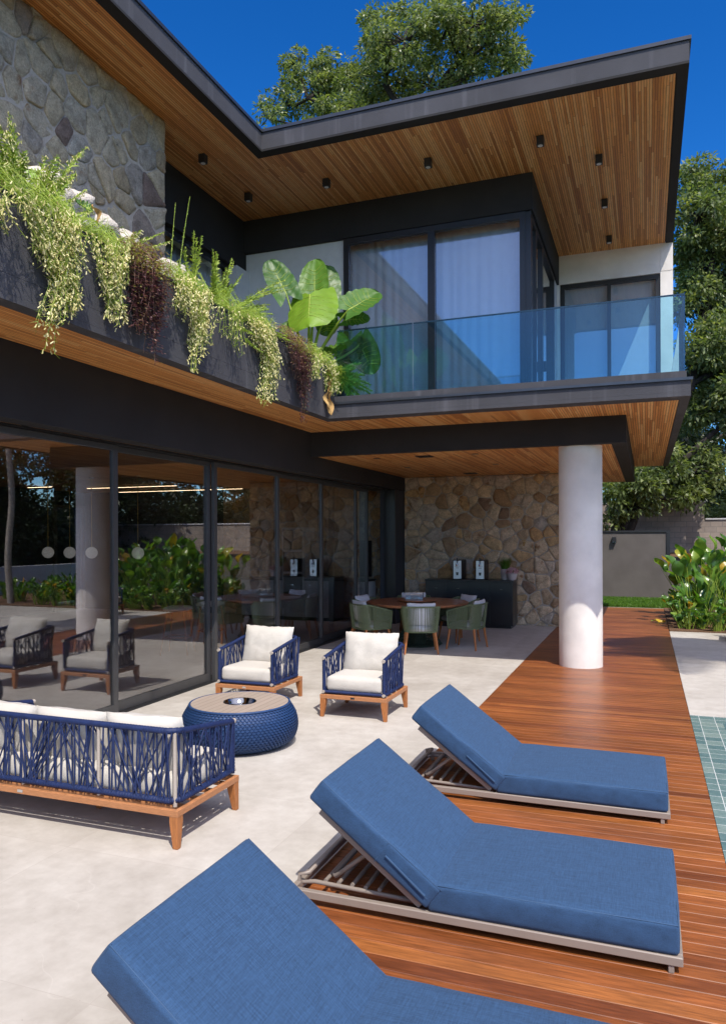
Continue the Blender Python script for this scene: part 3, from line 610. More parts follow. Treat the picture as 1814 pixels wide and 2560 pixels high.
for lb, p, q in (('long warm light strip crossing behind the globe pendants', (-12.2, 14.09), (-9.74, 14.03)), ('warm light strip nearest the indoor stone wall', (-12.5, 15.6), (-8.94, 15.55)), ('short warm light strip by the dark doorway', (-13.2, 13.3), (-12.5, 13.28))):
    t = thing('light_strip', lb, 'ceiling light', ((p[0]+q[0])/2, p[1], 3.03), 0, 'linear ceiling lights indoors'); L = abs(q[0]-p[0])/2
    b = MB(); b.box(-L, L, -.012, .012, .006, .03); obj('profile', b, 'black', t); b = MB(); b.box(-L, L, -.01, .01, 0, .005); obj('diffuser', b, 'led', t)

# curtains and blinds
def wavy(x0, x1, z0, z1, amp, wl_, seed, axis='x'):
    m = MB(); n = int((x1-x0)/.025); rg = random.Random(seed); ph = 0
    pts = []
    for i in range(n+1):
        x = x0+(x1-x0)*i/n; ph += .025/wl_*2*math.pi*rg.uniform(.6, 1.4); pts.append((x, (amp*math.sin(ph)+amp*.5*math.sin(ph*.37))*(.25+1.3*abs(noise.noise(Vector((x*1.1, seed, 0)))))))
    rows = 6
    for x, o in pts:
        for k in range(rows): m.v.append((x, o*(.55+.45*(1-k/(rows-1))), z0+(z1-z0)*k/(rows-1)) if axis == 'x' else (o, x, z0+(z1-z0)*k/(rows-1)))
    for i in range(n):
        for k in range(rows-1): m.f.append((i*rows+k, (i+1)*rows+k, (i+1)*rows+k+1, i*rows+k+1)); m.mi.append(0); m.sm.append(True); m.t.append(.5)
    return m
def solid(o, t=.004):
    s_ = o.modifiers.new('thickness', 'SOLIDIFY'); s_.thickness = t; return o
o = solid(obj('curtain', wavy(-4.85, -1.80, 3.80, 6.92, .035, .16, 4), 'curtain', loc=(0, 12.02, 0))); tag(o, 'grey sheer curtain drawn across the large upper corner window', 'curtain')
o = solid(obj('curtain', wavy(12.1, 14.6, 3.80, 6.92, .035, .16, 5, 'y'), 'curtain', loc=(-1.98, 0, 0))); tag(o, 'pale curtain behind the upper side window facing the balcony', 'curtain')
o = solid(obj('curtain', wavy(8.6, 11.3, 3.80, 6.6, .035, .15, 6, 'y'), 'curtain', loc=(-7.1, 0, 0))); tag(o, 'pale curtain behind the dark upper window beside the stone wall', 'curtain')
for x0, x1, lb in ((-1.51, -.70, 'white roller blind behind the left pane of the far balcony window'), (-.63, .19, 'white roller blind behind the right pane of the far balcony window')):
    o = obj('roller_blind', bx(x0-.02, x1+.02, 15.66, 15.664, 3.8, 6.9), 'blind'); tag(o, lb, 'blind', 'roller blinds')

# spotlights under the roof
spots = [((-6.06, 9.46), 'black spotlight nearest the stone wall under the left roof wing'), ((-6.055, 10.79), 'black spotlight in the inner corner of the soffit above the black band'), ((-4.67, 10.80), 'black spotlight above the pale wall panel beside the elephant ear'),
         ((-3.01, 10.76), 'black spotlight above the middle frame of the curtained window'), ((-1.37, 10.73), 'black spotlight just in front of the corner of the black band'), ((-.63, 11.57), 'foremost black spotlight along the right side of the soffit'),
         ((-.627, 13.13), 'middle black spotlight along the right side of the soffit'), ((-.627, 14.76), 'rear black spotlight closest to the white wall over the balcony')]
sp0 = None
for (x, y), lb in spots:
    if sp0 is None:
        sp0 = thing('spotlight', lb, 'spotlight', (x, y, RZ+.011), 0, 'black spotlights under the roof')
        b = MB(); b.cbox(-.05, .05, -.05, .05, -.125, 0, .004); obj('housing', b, 'metal', sp0)
        b = MB(); b.lathe([(.034, -.128), (.034, -.1255)], 20); obj('lens', b, 'lens', sp0)
    else: copy_tree(sp0, (x, y, RZ+.011), 0, lb)
dl = [((-4.2, 11.79), 'small recessed downlight at the left front of the dining ceiling', 0), ((-2.53, 11.74), 'small recessed downlight at the right front of the dining ceiling', 0), ((-2.54, 13.55), 'small recessed downlight right of the table over the dining area', 0),
      ((-4.21, 13.54), 'small recessed downlight left of the table over the dining area', 0), ((-4.24, 15.34), 'small recessed downlight by the wall above the left end of the sideboard', 0), ((-2.56, 15.35), 'small recessed downlight by the wall above the potted plants', 0),
      ((-3.37, 11.78), 'dark square vent in the dining ceiling near the front beam', 1), ((-3.4, 15.34), 'dark square vent in the dining ceiling close to the stone wall', 1), ((-1.93, 15.6), 'dark round speaker in the ceiling left of the column top', 2)]
for (x, y), lb, kd in dl:
    b = MB()
    if kd == 0: b.box(-.05, .05, -.05, .05, -.006, 0)
    elif kd == 1: b.box(-.13, .13, -.13, .13, -.006, 0); [b.box(-.12, .12, -.11+.04*k, -.095+.04*k, -.012, -.006) for k in range(6)]
    else: b.lathe([(.10, -.006), (.11, 0)], 24)
    o = obj(['recessed_downlight', 'ceiling_vent', 'ceiling_speaker'][kd], b, 'black', loc=(x, y, 3.199)); tag(o, lb, ['downlight', 'vent', 'speaker'][kd], ['recessed downlights over the dining area', 'ceiling vents', None][kd])

# ------------------------------------------------------------------ rope sofa and armchairs (front faces -y locally)
def leg_mb(x, y, sx, sy, z1=.197):
    m = MB(); a = .030
    top = [(x-a, y-a), (x+a, y-a), (x+a, y+a), (x-a, y+a)]; c_ = .017
    cx, cy = x+sx*(a-c_), y+sy*(a-c_)
    bot = [(cx-c_, cy-c_), (cx+c_, cy-c_), (cx+c_, cy+c_), (cx-c_, cy+c_)]
    m.add([(p[0], p[1], 0) for p in bot]+[(p[0]*.999+x*.001, p[1], z1-.04) for p in top]+[(p[0], p[1], z1) for p in top], [(3, 2, 1, 0)]+[(i, (i+1) % 4, 4+(i+1) % 4, 4+i) for i in range(4)]+[(4+i, 4+(i+1) % 4, 8+(i+1) % 4, 8+i) for i in range(4)]+[(8, 9, 10, 11)])
    return m
def rope_seat(name, label, cat, W, D, nb, seed, loc, rz, group=None):
    rg = random.Random(seed); t = thing(name, label, cat, loc, rz, group); w, d = W/2, D/2
    for sx in (-1, 1):
        for sy in (-1, 1): obj('leg', leg_mb(sx*(w-.032), sy*(d-.032), sx, sy), 'teak', t, .003)
    if W > 1.2:
        obj('leg', leg_mb(0, -.05, 0, 0), 'teak', t, .003)
    b = MB(); b.box(-w, w, -d, -d+.03, .195, .237); b.box(-w, w, d-.03, d, .195, .237); b.box(-w, -w+.03, -d+.03, d-.03, .1955, .2365); b.box(w-.03, w, -d+.03, d-.03, .1955, .2365)
    for k in range(4): y_ = -d+.13+(2*d-.26)*k/3-.03; b.box(-w+.03, w-.03, y_, y_+.06, .205, .222)
    rl = obj('wood_frame', b, 'teakrail', t, .004)
    b = MB(); b.box(-.022, .022, -d-.002, -d, .208, .226); 
    if W > 1.2: b.box(-.022+.3, .022+.3, d, d+.002, .208, .226)
    obj('metal_plate', b, 'steel', rl)
    r = .018; xi = w-.036; yf = -d+.03; yb = d-.036; zf, zb = .615, .705; zr = .264 if W < 1.2 else .278
    def side(s): return [(s*xi, yf, zf), (s*xi, yf+.25, zf+.035), (s*xi, yb-.10, zb-.012), (s*(xi-.006), yb-.05, zb-.004), (s*(xi-.025), yb-.018, zb), (s*(xi-.06), yb, zb)]
    top = side(-1)+[(-xi*.3, yb, zb), (xi*.3, yb, zb)]+side(1)[::-1]
    bot = [(-xi, yf, zr), (-xi, yb-.05, zr), (-xi+.04, yb, zr), (xi-.04, yb, zr), (xi, yb-.05, zr), (xi, yf, zr)]
    b = MB(); b.tube(top, .0195, 10); b.tube(bot, .019, 10); b.tube([(-xi, yf, zr), (xi, yf, zr)], .016, 8)
    # wrapped cord: rings along the rails
    for pth in (top, bot):
        for a, c in zip(pth[:-1], pth[1:]):
            a, c = Vector(a), Vector(c); n_ = max(1, int((c-a).length/.021))
            for k in range(n_):
                p = a.lerp(c, (k+.3)/n_); q = a.lerp(c, (k+.75)/n_); b.tube([p, q], .0212, 8)
    for s in (-1, 1): b.tube([(s*xi, yf, .255), (s*xi, yf, zf)], .0165, 8)
    for s in (-1, 1):
        for k in range(16): z = .275+k*.021; b.tube([(s*xi, yf, z), (s*xi, yf, z+.013)], .0185, 8)
    obj('rope_rail', b, 'rope', t)
    for s in (-1, 1):
        b = MB(); b.tube([(s*xi, yf-.026, zf), (s*xi, yf, zf)], .0175, 12); obj('end_cap', b, 'cap', t)
        b = MB(); b.tube([(s*xi, yf-.02, zr), (s*xi, yf, zr)], .0175, 12); obj('end_cap', b, 'cap', t)
        b = MB(); b.tube([(s*(xi-.02), yb-.02, .24), (s*(xi-.02), yb-.02, zb-.01)], .014, 8); obj('metal_post', b, 'cap', t)
    if W > 1.2:
        for x in (-W/6, W/6): b = MB(); b.tube([(x, yb-.004, .25), (x, yb-.004, zb-.01)], .012, 8); obj('metal_post', b, 'cap', t)
    b = MB()
    def ztop(y): return zf+(zb-zf)*max(0, min(1, (y-yf)/(yb-.1-yf)))**.9
    def rope(p, q, off, r_=.0058):
        p, q = Vector(p), Vector(q); m_ = (p+q)/2+off; b.tube([p, m_, q], r_, 6, cap=False)
    for s in (-1, 1):
        n_ = int((yb-yf)/.036); 
        for k in range(n_*2):
            y0 = yf+(yb-yf)*rg.random() if k >= n_ else yf+.02+(yb-yf-.03)*k/n_; y1 = max(yf+.01, min(yb, y0+rg.choice((-1, 1))*rg.uniform(.05, .26) if k >= n_ else y0+rg.uniform(-.03, .03)))
            o_ = s*(.012 if rg.random() < .5 else -.012); rope((s*xi+o_, y0, zr), (s*xi+o_, y1, ztop(y1)), Vector((rg.uniform(-.003, .003), 0, 0)))
    n_ = int(2*xi/.038)
    for k in range(n_*2):
        x0 = -xi+.03+(2*xi-.06)*(rg.random() if k >= n_ else k/n_); x1 = max(-xi+.02, min(xi-.02, x0+(rg.choice((-1, 1))*rg.uniform(.06, .30) if k >= n_ else rg.uniform(-.03, .03))))
        o_ = .012 if rg.random() < .6 else -.012; rope((x0, yb+o_, zr), (x1, yb+o_, zb), Vector((0, rg.uniform(-.003, .003), 0)))
    obj('rope_weave', b, 'rope', t)
    ns = 1
    b = MB(); b.rbox(-xi+.024, xi-.024, yf-.005, yb-.03,   .274, .424, .035, 13, .018, None, 0, .004, seed); obj('seat_cushion', b, 'cream', t)
    cw = (2*xi-.05)/nb
    for k in range(nb):
        b = MB(); cx = -xi+.025+cw*(k+.5); tl = R(-74+rg.uniform(-2, 2))
        mt = Matrix.Translation((cx+rg.uniform(-.01, .01), yb-.15, (.60 if W < 1.2 else .55)+rg.uniform(-.01, .01))) @ Matrix.Rotation(rg.uniform(-.03, .03), 4, 'Y') @ Matrix.Rotation(math.pi/2-R(14), 4, 'X')
        b.pillow(cw*1.02, .47 if W < 1.2 else .43, .20, mt, 23, seed+k, .010); obj('back_cushion', b, 'cream', t)
    return t
rope_seat('rope_armchair', 'navy rope armchair beside the column side of the seating group, standing clear of the glass', 'armchair', .742, .735, 1, 3, (-2.845, 7.578, 0), 0, 'navy rope armchairs')
rope_seat('rope_armchair', 'navy rope armchair standing next to the glass, partly behind the round pouf table', 'armchair', .742, .735, 1, 8, (-4.19, 7.70, 0), R(0), 'navy rope armchairs')
rope_seat('rope_sofa', 'navy rope sofa with white cushions seen from behind', 'sofa', 1.86, .735, 3, 5, (-3.585, 4.207, 0), math.pi)

ac = [o for o in ALLOBJ() if o.name.startswith('rope_armchair')][0]
copy_tree(ac, (1.75, 14.9, 0), R(-95), 'navy rope chair reflected in the glass just left of the paddle leaved hedge', 'navy rope armchairs')
def stool(label, x, y, rz):
    t = thing('wooden_stool', label, 'stool', (x, y, 0), rz, 'wooden stools indoors')
    for sx in (-1, 1):
        for sy in (-1, 1): m = MB(); m.tube([(sx*.13, sy*.13, .70), (sx*.22, sy*.22, 0)], [.017, .013], 8); obj('leg', m, 'teak', t)
    m = MB(); m.rbox(-.20, .20, -.19, .19, .70, .77, .03, 7, .01); obj('seat', m, 'cream', t)
    m = MB(); [m.tube([(a[0], a[1], .28), (b_[0], b_[1], .28)], .010, 6) for a, b_ in (((-.18, -.18), (.18, -.18)), ((.18, -.18), (.18, .18)), ((.18, .18), (-.18, .18)), ((-.18, .18), (-.18, -.18)))]; obj('footrest', m, 'teak', t)
stool('wooden bar stool indoors behind the second glass pane, left one', -7.1, 10.3, .3); stool('wooden bar stool indoors behind the second glass pane, right one', -7.05, 11.2, .2)

# ------------------------------------------------------------------ pouf table
t = thing('pouf_table', 'round navy braided pouf table with a taupe top and steel bowl', 'coffee table', (-3.49, 6.03, 0))
prof = [(.40, .012), (.45, .03), (.492, .07), (.512, .12), (.52, .17), (.515, .23), (.50, .285), (.475, .33), (.455, .36), (.45, .372)]
L = [0]
for a, c in zip(prof[:-1], prof[1:]): L.append(L[-1]+math.hypot(c[0]-a[0], c[1]-a[1]))
def pr(s):
    for k in range(len(L)-1):
        if s <= L[k+1] or k == len(L)-2: f = (s-L[k])/(L[k+1]-L[k]); return prof[k][0]+f*(prof[k+1][0]-prof[k][0]), prof[k][1]+f*(prof[k+1][1]-prof[k][1])
b = MB(); rows = 19; nk = 84
for r_ in range(rows):            # every row is a ring of overlapping cord loops
    s0, s1 = L[-1]*r_/rows, L[-1]*(r_+1)/rows
    for k in range(nk):
        a0 = 2*math.pi*(k+(.5 if r_ % 2 else 0))/nk; a1 = a0+2*math.pi/nk*1.25
        vs = []
        for (fa, fs_, h) in ((0, .1, -.008), (.5, -.05, .013), (1, .35, -.003), (0, .75, -.003), (.5, .62, .017), (1, 1.0, -.008)):
            a = a0+(a1-a0)*fa; rr_, z = pr(max(0, min(L[-1], s0+(s1-s0)*fs_))); rr_ += h; vs.append((rr_*math.cos(a), rr_*math.sin(a), z))
        b.add(vs, [(0, 1, 4, 3), (1, 2, 5, 4)], 0, True)
b.lathe([(r_-.006, z) for r_, z in prof], 64, capt=False); obj('woven_body', b, 'pouf', t)
b = MB(); b.tube([(.452*math.cos(a), .452*math.sin(a), .374) for a in [2*math.pi*k/64 for k in range(64)]], .012, 8, closed=True); obj('rim', b, 'pouf', t)
b = MB(); n = 64; b.lathe([(.443, .366), (.443, .382), (.440, .384)], n, capb=False, capt=False); b.lathe([(.440, .384), (.145, .384)], n, capb=False, capt=False, smooth=False); obj('table_top', b, 'pouftop', t)
b = MB(); b.lathe([(.152, .385), (.150, .389), (.143, .386), (.135, .35), (.10, .325), (.001, .318)], 48, capb=False, capt=False); obj('steel_bowl', b, 'bowl', t)

# ------------------------------------------------------------------ sun loungers
def make_lounger(label, loc):
    t = thing('sun_lounger', label, 'sun lounger', loc, 0, 'blue sun loungers on the deck'); W = .865; Lx = 1.887
    b = MB(); 
    for y0 in (0, W-.032): b.cbox(0, Lx, y0, y0+.032, .035, .076, .004)
    for x0 in (0, Lx-.032, .735): b.cbox(x0, x0+.032, .0325, W-.0325, .037, .074, .003)
    for k in range(7): x0 = .90+.13*k; b.cbox(x0, x0+.05, .033, W-.033, .058, .070, .003)
    fr = obj('frame', b, 'taupe', t)
    for x in (.045, Lx-.05):
        for y in (.006, W-.030): m = MB(); m.cbox(x-.011, x+.014, y, y+.024, 0, .036, .003); obj('foot', m, 'taupe', t)
    # ratchet bars under the raised back
    b = MB()
    for y in (.12, W-.12): b.tube([(.03, y, .06), (.10, y, .072), (.70, y, .06)], .012, 8)
    for k in range(5): x = .16+.075*k; b.tube([(x, .12, .085), (x, W-.12, .085)], .011, 8)
    b.tube([(.02, .10, .05), (.02, .10, .11), (.07, .10, .12), (.07, W-.10, .12), (.02, W-.10, .11), (.02, W-.10, .05)], .012, 8)
    obj('ratchet_rack', b, 'taupe', t)
    # back frame, strut
    hx, hz = .70, .080; ex, ez = .165, .478; D = Vector((ex-hx, 0, ez-hz)); Ln = D.length; ang = math.atan2(D.z, -D.x)
    mt = Matrix.Translation((hx, 0, hz)) @ Matrix(((-math.cos(ang), 0, math.sin(ang), 0), (0, 1, 0, 0), (math.sin(ang), 0, math.cos(ang), 0), (0, 0, 0, 1)))
    b = MB()
    for y0 in (.034, W-.064): b.cbox(0, Ln, y0, y0+.03, -.012, .026, .003, 0, mt)
    b.cbox(Ln-.03, Ln, .0645, W-.0645, -.010, .024, .003, 0, mt)
    for k in range(6): u = .06+.09*k; b.cbox(u, u+.045, .0645, W-.0645, .006, .018, .002, 0, mt)
    obj('back_frame', b, 'taupe', t)
    b = MB(); top = mt @ Vector((Ln*.52, 0, -.02)); lo = Vector((.185, 0, .098))
    b.tube([(top.x, .15, top.z), (lo.x+.02, .15, lo.z+.006), (lo.x, .175, lo.z), (lo.x, W-.175, lo.z), (lo.x+.02, W-.15, lo.z+.006), (top.x, W-.15, top.z)], .012, 8); obj('back_strut', b, 'taupe', t)
    b = MB(); b.rbox(.748, Lx-.012, .004, W-.004, .078, .214, .017, 17, .012, None, 0, .0035, 2); sm = obj('seat_mattress', b, 'blue', t)
    b = MB(); z = .2085; q = [(.742, .010, z), (Lx-.018, .010, z), (Lx-.018, W-.010, z), (.742, W-.010, z)]; b.tube(q, .0028, 6, closed=True); obj('piping', b, 'blueseam', sm)
    b = MB(); mb2 = mt @ Matrix.Translation((0, 0, .03)); b.rbox(-.028, Ln-.015+.10, -.002, W+.002, 0, .132, .017, 17, .010, mb2, 0, .003, 5); bm_ = obj('back_mattress', b, 'blue', t)
    b = MB(); x1 = Ln+.077; q = [mb2 @ Vector(p) for p in ((-.028, .004, .1265), (x1, .004, .1265), (x1, W-.004, .1265), (-.028, W-.004, .1265))]; b.tube(q, .0028, 6, closed=True); obj('piping', b, 'blueseam', bm_)
    b = MB(); b.box(.0, .30, -.0055, -.002, .045, .052, 0, mb2); b.box(.30, .303, -.0055, -.002, .0, .13, 0, mb2); b.box(.02, .28, -.016, -.002, .052, .058, 0, mb2 @ Matrix.Rotation(R(-3), 4, 'Y')); obj('zip_flap', b, 'blueseam', bm_)
    return t
l1 = make_lounger('farthest blue sun lounger on the deck, nearest the white column', (-1.742, 5.285, 0))
copy_tree(l1, (-1.742, 3.495, 0), R(0), 'blue sun lounger in the middle of the row on the deck')
copy_tree(l1, (-1.735, 1.865, 0), R(0), 'nearest blue sun lounger, cut off by the bottom edge')

# ------------------------------------------------------------------ dining set
TC = Vector((-3.75, 12.6, 0))
t = thing('dining_table', 'large round dark wood dining table on a green rope pedestal', 'dining table', TC)
b = MB(); n = 12
for k in range(n):
    a0, a1 = 2*math.pi*k/n+.004, 2*math.pi*(k+1)/n-.004; ring = [(.89*math.cos(a0+(a1-a0)*j/5), .89*math.sin(a0+(a1-a0)*j/5)) for j in range(6)]; c0 = (.03*math.cos((a0+a1)/2), .03*math.sin((a0+a1)/2)); b.prism([c0]+ring, .72, .752, 0, k/n)
b.lathe([(.86, .705), (.86, .719)], 48); obj('table_top', b, 'tabletop', t, .004)
b = MB(); b.lathe([(.31, .760), (.34, .768), (.345, .785), (.335, .79)], 48); ls = obj('turntable', b, 'tabletop', t)
b = MB(); b.lathe([(.09, .7525), (.09, .761)], 24); obj('bearing', b, 'black', ls)
b = MB()
for k in range(72):
    a = 2*math.pi*k/72
    for tw in (.5,):
        pts = []
        for j in range(5): f = j/4; rr = .19+.22*abs(f-.52)**1.3/.48**1.3*(1 if f < .52 else 1.05); aa = a+tw*f; pts.append((rr*math.cos(aa), rr*math.sin(aa), .02+.68*f))
        b.tube(pts, .0055, 5, cap=False)
obj('rope_pedestal', b, 'dgreen', t)
b = MB(); b.lathe([(.41, 0), (.42, .012), (.40, .024)], 40); b.lathe([(.16, .024), (.145, .36), (.30, .70)], 24, capb=False, capt=False); obj('base_plate', b, 'dgreen', t)
o = thing('card_box', 'clear acrylic box of white cards on the round table', 'box', (TC.x-.06, TC.y+.05, .791), R(10))
b = MB(); b.box(-.15, .15, -.06, .06, 0, .004); b.box(-.15, .15, -.06, -.056, .004, .12); b.box(-.15, .15, .056, .06, .004, .12); b.box(-.15, -.146, -.056, .056, .004, .12); b.box(.146, .15, -.056, .056, .004, .12); obj('acrylic_box', b, 'acryl', o)
b = MB(); rg = random.Random(3)
for k in range(9): b.box(-.06, .06, -.04, .04, 0, .003, 0, Matrix.Translation((rg.uniform(-.06, .06), rg.uniform(-.01, .01), .01+.008*k)) @ Matrix.Rotation(rg.uniform(-.9, .9), 4, 'Z') @ Matrix.Rotation(rg.uniform(-.2, .2), 4, 'X'))
obj('cards', b, 'paper', o)
def make_dchair(label, loc, rz):
    t = thing('dining_chair', label, 'dining chair', loc, rz, 'green rope dining chairs')
    def U(wx, yb, yf, n=33, ex=3.2):      # tub outline: straight sides, rounded back (+y)
        pts = []
        for i in range(n):
            s = i/(n-1)
            if s < .28: pts.append((-wx, yf+(yb-.16-yf)*s/.28))
            elif s > .72: pts.append((wx, yf+(yb-.16-yf)*(1-s)/.28))
            else:
                a = math.pi*(1-(s-.28)/.44); ca, sa = math.cos(a), math.sin(a); pts.append((wx*math.copysign(abs(ca)**(2/ex), ca), yb-.16+.16*abs(sa)**(2/ex)))
        return pts
    up = U(.305, .30, -.24); lo = U(.262, .265, -.235)
    zt = lambda y: .645+.115*max(0, min(1, (y+.24)/.42))
    b = MB(); b.tube([(x, y, zt(y)) for x, y in up], .013, 8); b.tube([(x, y, .355) for x, y in lo], .011, 8); b.tube([(up[0][0], up[0][1], zt(-.24)), (lo[0][0], lo[0][1], .355)], .011, 8); b.tube([(up[-1][0], up[-1][1], zt(-.24)), (lo[-1][0], lo[-1][1], .355)], .011, 8)
    b.tube([(lo[0][0], lo[0][1], .355), (lo[-1][0], lo[-1][1], .355)], .011, 8); obj('shell_frame', b, 'green', t)
    b = MB(); U2 = U(.305, .30, -.24, 95); L2 = U(.262, .265, -.235, 95)
    for (x0, y0), (x1, y1) in zip(U2[1:-1], L2[1:-1]): b.tube([(x0, y0, zt(y0)), ((x0+x1)/2*1.01, (y0+y1)/2*1.01, (zt(y0)+.355)/2), (x1, y1, .355)], .0052, 5, cap=False)
    obj('rope_shell', b, 'green', t)
    b = MB(); b.rbox(-.235, .235, -.235, .22, .362, .445, .03, 9, .012); obj('seat_pad', b, 'grey', t)
    b = MB(); b.pillow(.46, .40, .13, Matrix.Translation((0, .185, .63)) @ Matrix.Rotation(math.pi/2+R(-14), 4, 'X'), 17, 5, .008); obj('back_pillow', b, 'grey', t)
    for sx in (-1, 1):
        for sy in (-1, 1):
            m = MB(); m.tube([(sx*.225, sy*.215, .352), (sx*.268, sy*.262, 0)], [.023, .015], 10, smooth=True); obj('leg', m, 'teak', t)
    return t
ds = ['dining chair with its back turned, nearest in front of the round table', 'dining chair on the right of the round table, seen from its side', 'dining chair at the far right of the table in front of the sideboard', 'dining chair on the far side of the table facing the camera', 'dining chair at the far left of the table beside the glass', 'dining chair at the near left of the table, half behind an armchair']
dc0 = None
for th, dd, lb in zip((-70, -9, 50, 110, 170, 231), (.88, .93, .9, .9, .9, .95), ds):
    p = TC+Vector((math.cos(R(th)), math.sin(R(th)), 0))*dd; lb = 'green rope '+lb
    if dc0 is None: dc0 = make_dchair(lb, p, R(th-90))
    else: copy_tree(dc0, p, R(th-90), lb)

# sideboard and what stands on it
t = thing('sideboard', 'long black sideboard against the stone wall', 'sideboard', (-3.45, 15.55, 0))
b = MB(); b.box(-.92, .92, -.25, .30, .06, .95); b.box(-.88, .88, -.22, .30, 0, .06); obj('body', b, 'black', t, .004)
b = MB(); b.box(-.93, .93, -.262, .31, .951, .985); obj('worktop', b, 'black', t, .004)
for k in range(4):
    m = MB(); x0 = -.91+.456*k; m.box(x0+.004, x0+.448, -.262, -.251, .08, .945); d = obj('door', m, 'black', t, .003)
    m = MB(); m.box(x0+.20, x0+.26, -.272, -.263, .80, .806); obj('handle', m, 'steel', d)
def dispenser(label, x):
    t = thing('drink_dispenser', label, 'drink dispenser', (x, 15.56, .986), 0, 'drink dispensers on the sideboard')
    b = MB(); b.cbox(-.10, .10, -.17, .22, 0, .41, .014); obj('body', b, 'black', t)
    b = MB(); b.cbox(-.085, .085, -.182, -.171, .012, .395, .004); f = obj('front_panel', b, 'brushed', t)
    b = MB(); b.add([(-.028, -.1835, .15), (.028, -.1835, .15), (.020, -.1835, .085), (-.020, -.1835, .085)], [(3, 2, 1, 0)]); b.box(-.03, .03, -.184, -.1825, .235, .245); b.box(-.06, .06, -.184, -.1825, .27, .273); obj('cup_mark', b, 'black', f)
    b = MB(); b.tube([(0, -.182, .31), (0, -.235, .31), (0, -.24, .27)], .013, 10); b.lathe([(.022, -.02), (.026, 0), (.022, .02)], 14, (0, -.21, .31)); tp = obj('tap', b, 'steel', t)
    b = MB(); b.tube([(0, -.21, .33), (0, -.20, .45)], [.008, .014], 10); obj('tap_lever', b, 'black', tp)
dispenser('silver and black drink dispenser on the left of the pair on the sideboard', -3.70); dispenser('silver and black drink dispenser nearer the potted plants on the sideboard', -3.22)
def pot(label, x, y, rr, h, nm):
    t = thing(nm, label, 'potted plant', (x, y, .986)); b = MB(); b.lathe([(rr*.75, 0), (rr, h*.6), (rr, h), (rr*.88, h), (rr*.85, h-.02)], 24); obj('pot', b, 'pot', t); return t
def add_blades(mb, n, c, r0, h, spread, w, rg, seg=3, t0=0, t1=1):
    for k in range(n):
        a = rg.uniform(0, 6.283); rr = r0*math.sqrt(rg.random()); p = Vector((c[0]+rr*math.cos(a), c[1]+rr*math.sin(a), c[2])); hh = h*rg.uniform(.6, 1.0); sp = spread*rg.uniform(.2, 1); d = Vector((math.cos(a), math.sin(a), 0)); s = Vector((-d.y, d.x, 0))*w; vs = []
        for j in range(seg+1): f = j/seg; q = p+Vector((0, 0, hh*f*(1-.25*f*sp/max(hh, .01))))+d*sp*f*f; vs += [q-s*(1-f*.92), q+s*(1-f*.92)]
        mb.add(vs, [(2*j, 2*j+1, 2*j+3, 2*j+2) for j in range(seg)], 0, True, rg.uniform(t0, t1))
rg = random.Random(21)
t = pot('potted green grass on the sideboard', -2.74, 15.62, .10, .22, 'potted_grass'); b = MB(); add_blades(b, 420, (0, 0, .2), .08, .30, .17, .0035, rg); obj('foliage', b, 'grass', t)
t = pot('potted pink flowers on the sideboard', -2.57, 15.47, .10, .155, 'potted_flowers'); b = MB()
for k in range(320):
    a, e = rg.uniform(0, 6.28), rg.uniform(.0, 1.4); d = Vector((math.cos(a)*math.cos(e), math.sin(a)*math.cos(e), math.sin(e))); p = Vector((0, 0, .14))+Vector((d.x*.15, d.y*.15, d.z*.12))*rg.uniform(.7, 1); u = d.orthogonal().normalized()*.014; v = d.cross(u).normalized()*.014
    b.add([p-u, p+v+d*.008, p+u, p-v+d*.008], [(0, 1, 2, 3)], 0, False, rg.random())
obj('blossom', b, 'pink', t); b = MB(); add_blades(b, 60, (0, 0, .14), .07, .08, .08, .008, rg); obj('foliage', b, 'grass', t)
t = thing('wall_tap', 'small brass tap on the stone wall', 'tap', (-2.39, 15.93, 1.75)); b = MB(); b.lathe([(.03, -.01), (.03, .01)], 14); b.tube([(0, .05, 0), (0, -.07, 0), (0, -.08, -.07)], .014, 10); obj('spout', b, 'brass', t); b = MB(); b.tube([(-.045, -.03, .045), (.045, -.03, .045)], .008, 8); b.tube([(0, -.03, 0), (0, -.03, .05)], .007, 8); obj('handle', b, 'brass', t)

# ------------------------------------------------------------------ grey wall, sconce, block wall, garden walls
t = thing('garden_wall', 'warm grey rendered garden wall behind the lawn', 'wall')
b = MB(); b.box(-8, .56, 23.67, 23.87, -.05, 1.985); b.box(.56, 7, 23.72, 23.87, -.05, 1.22); obj('wall', b, 'greywall', t)
b = MB(); b.box(-8, .66, 23.64, 23.90, 1.986, 2.04); b.box(.561, .66, 23.64, 23.90, 1.25, 1.985); b.box(.561, 7, 23.68, 23.90, 1.2205, 1.26); obj('metal_coping', b, 'metal', t)
t = thing('wall_lamp', 'black wall lamp on the grey garden wall', 'wall lamp', (-.885, 23.67, 1.72)); b = MB(); b.cbox(-.06, .06, -.13, 0, -.02, .13, .006); obj('housing', b, 'metal', t); b = MB(); b.cbox(-.045, .045, -.12, -.01, -.032, -.021, .002); obj('lens', b, 'lens', t)
t = thing('block_wall', 'stepped bare concrete block boundary wall behind the big tree', 'wall')
b = MB(); b.box(-12, 2.0, 30, 30.2, .3, 3.10); b.box(2.0, 20, 30.01, 30.19, .3, 2.46); obj('wall', b, 'block', t)
b = MB(); b.box(-12, 2.04, 29.97, 30.23, 3.10, 3.15); b.box(2.04, 20, 29.97, 30.23, 2.46, 2.51); obj('coping', b, 'coping', t)
t = thing('low_wall', 'low pale garden wall reflected in the glass behind the planting bed', 'wall', (9.2, 12, 0)); b = MB(); b.box(0, .2, -9, 11, -.05, .92); obj('wall', b, 'plaster', t)
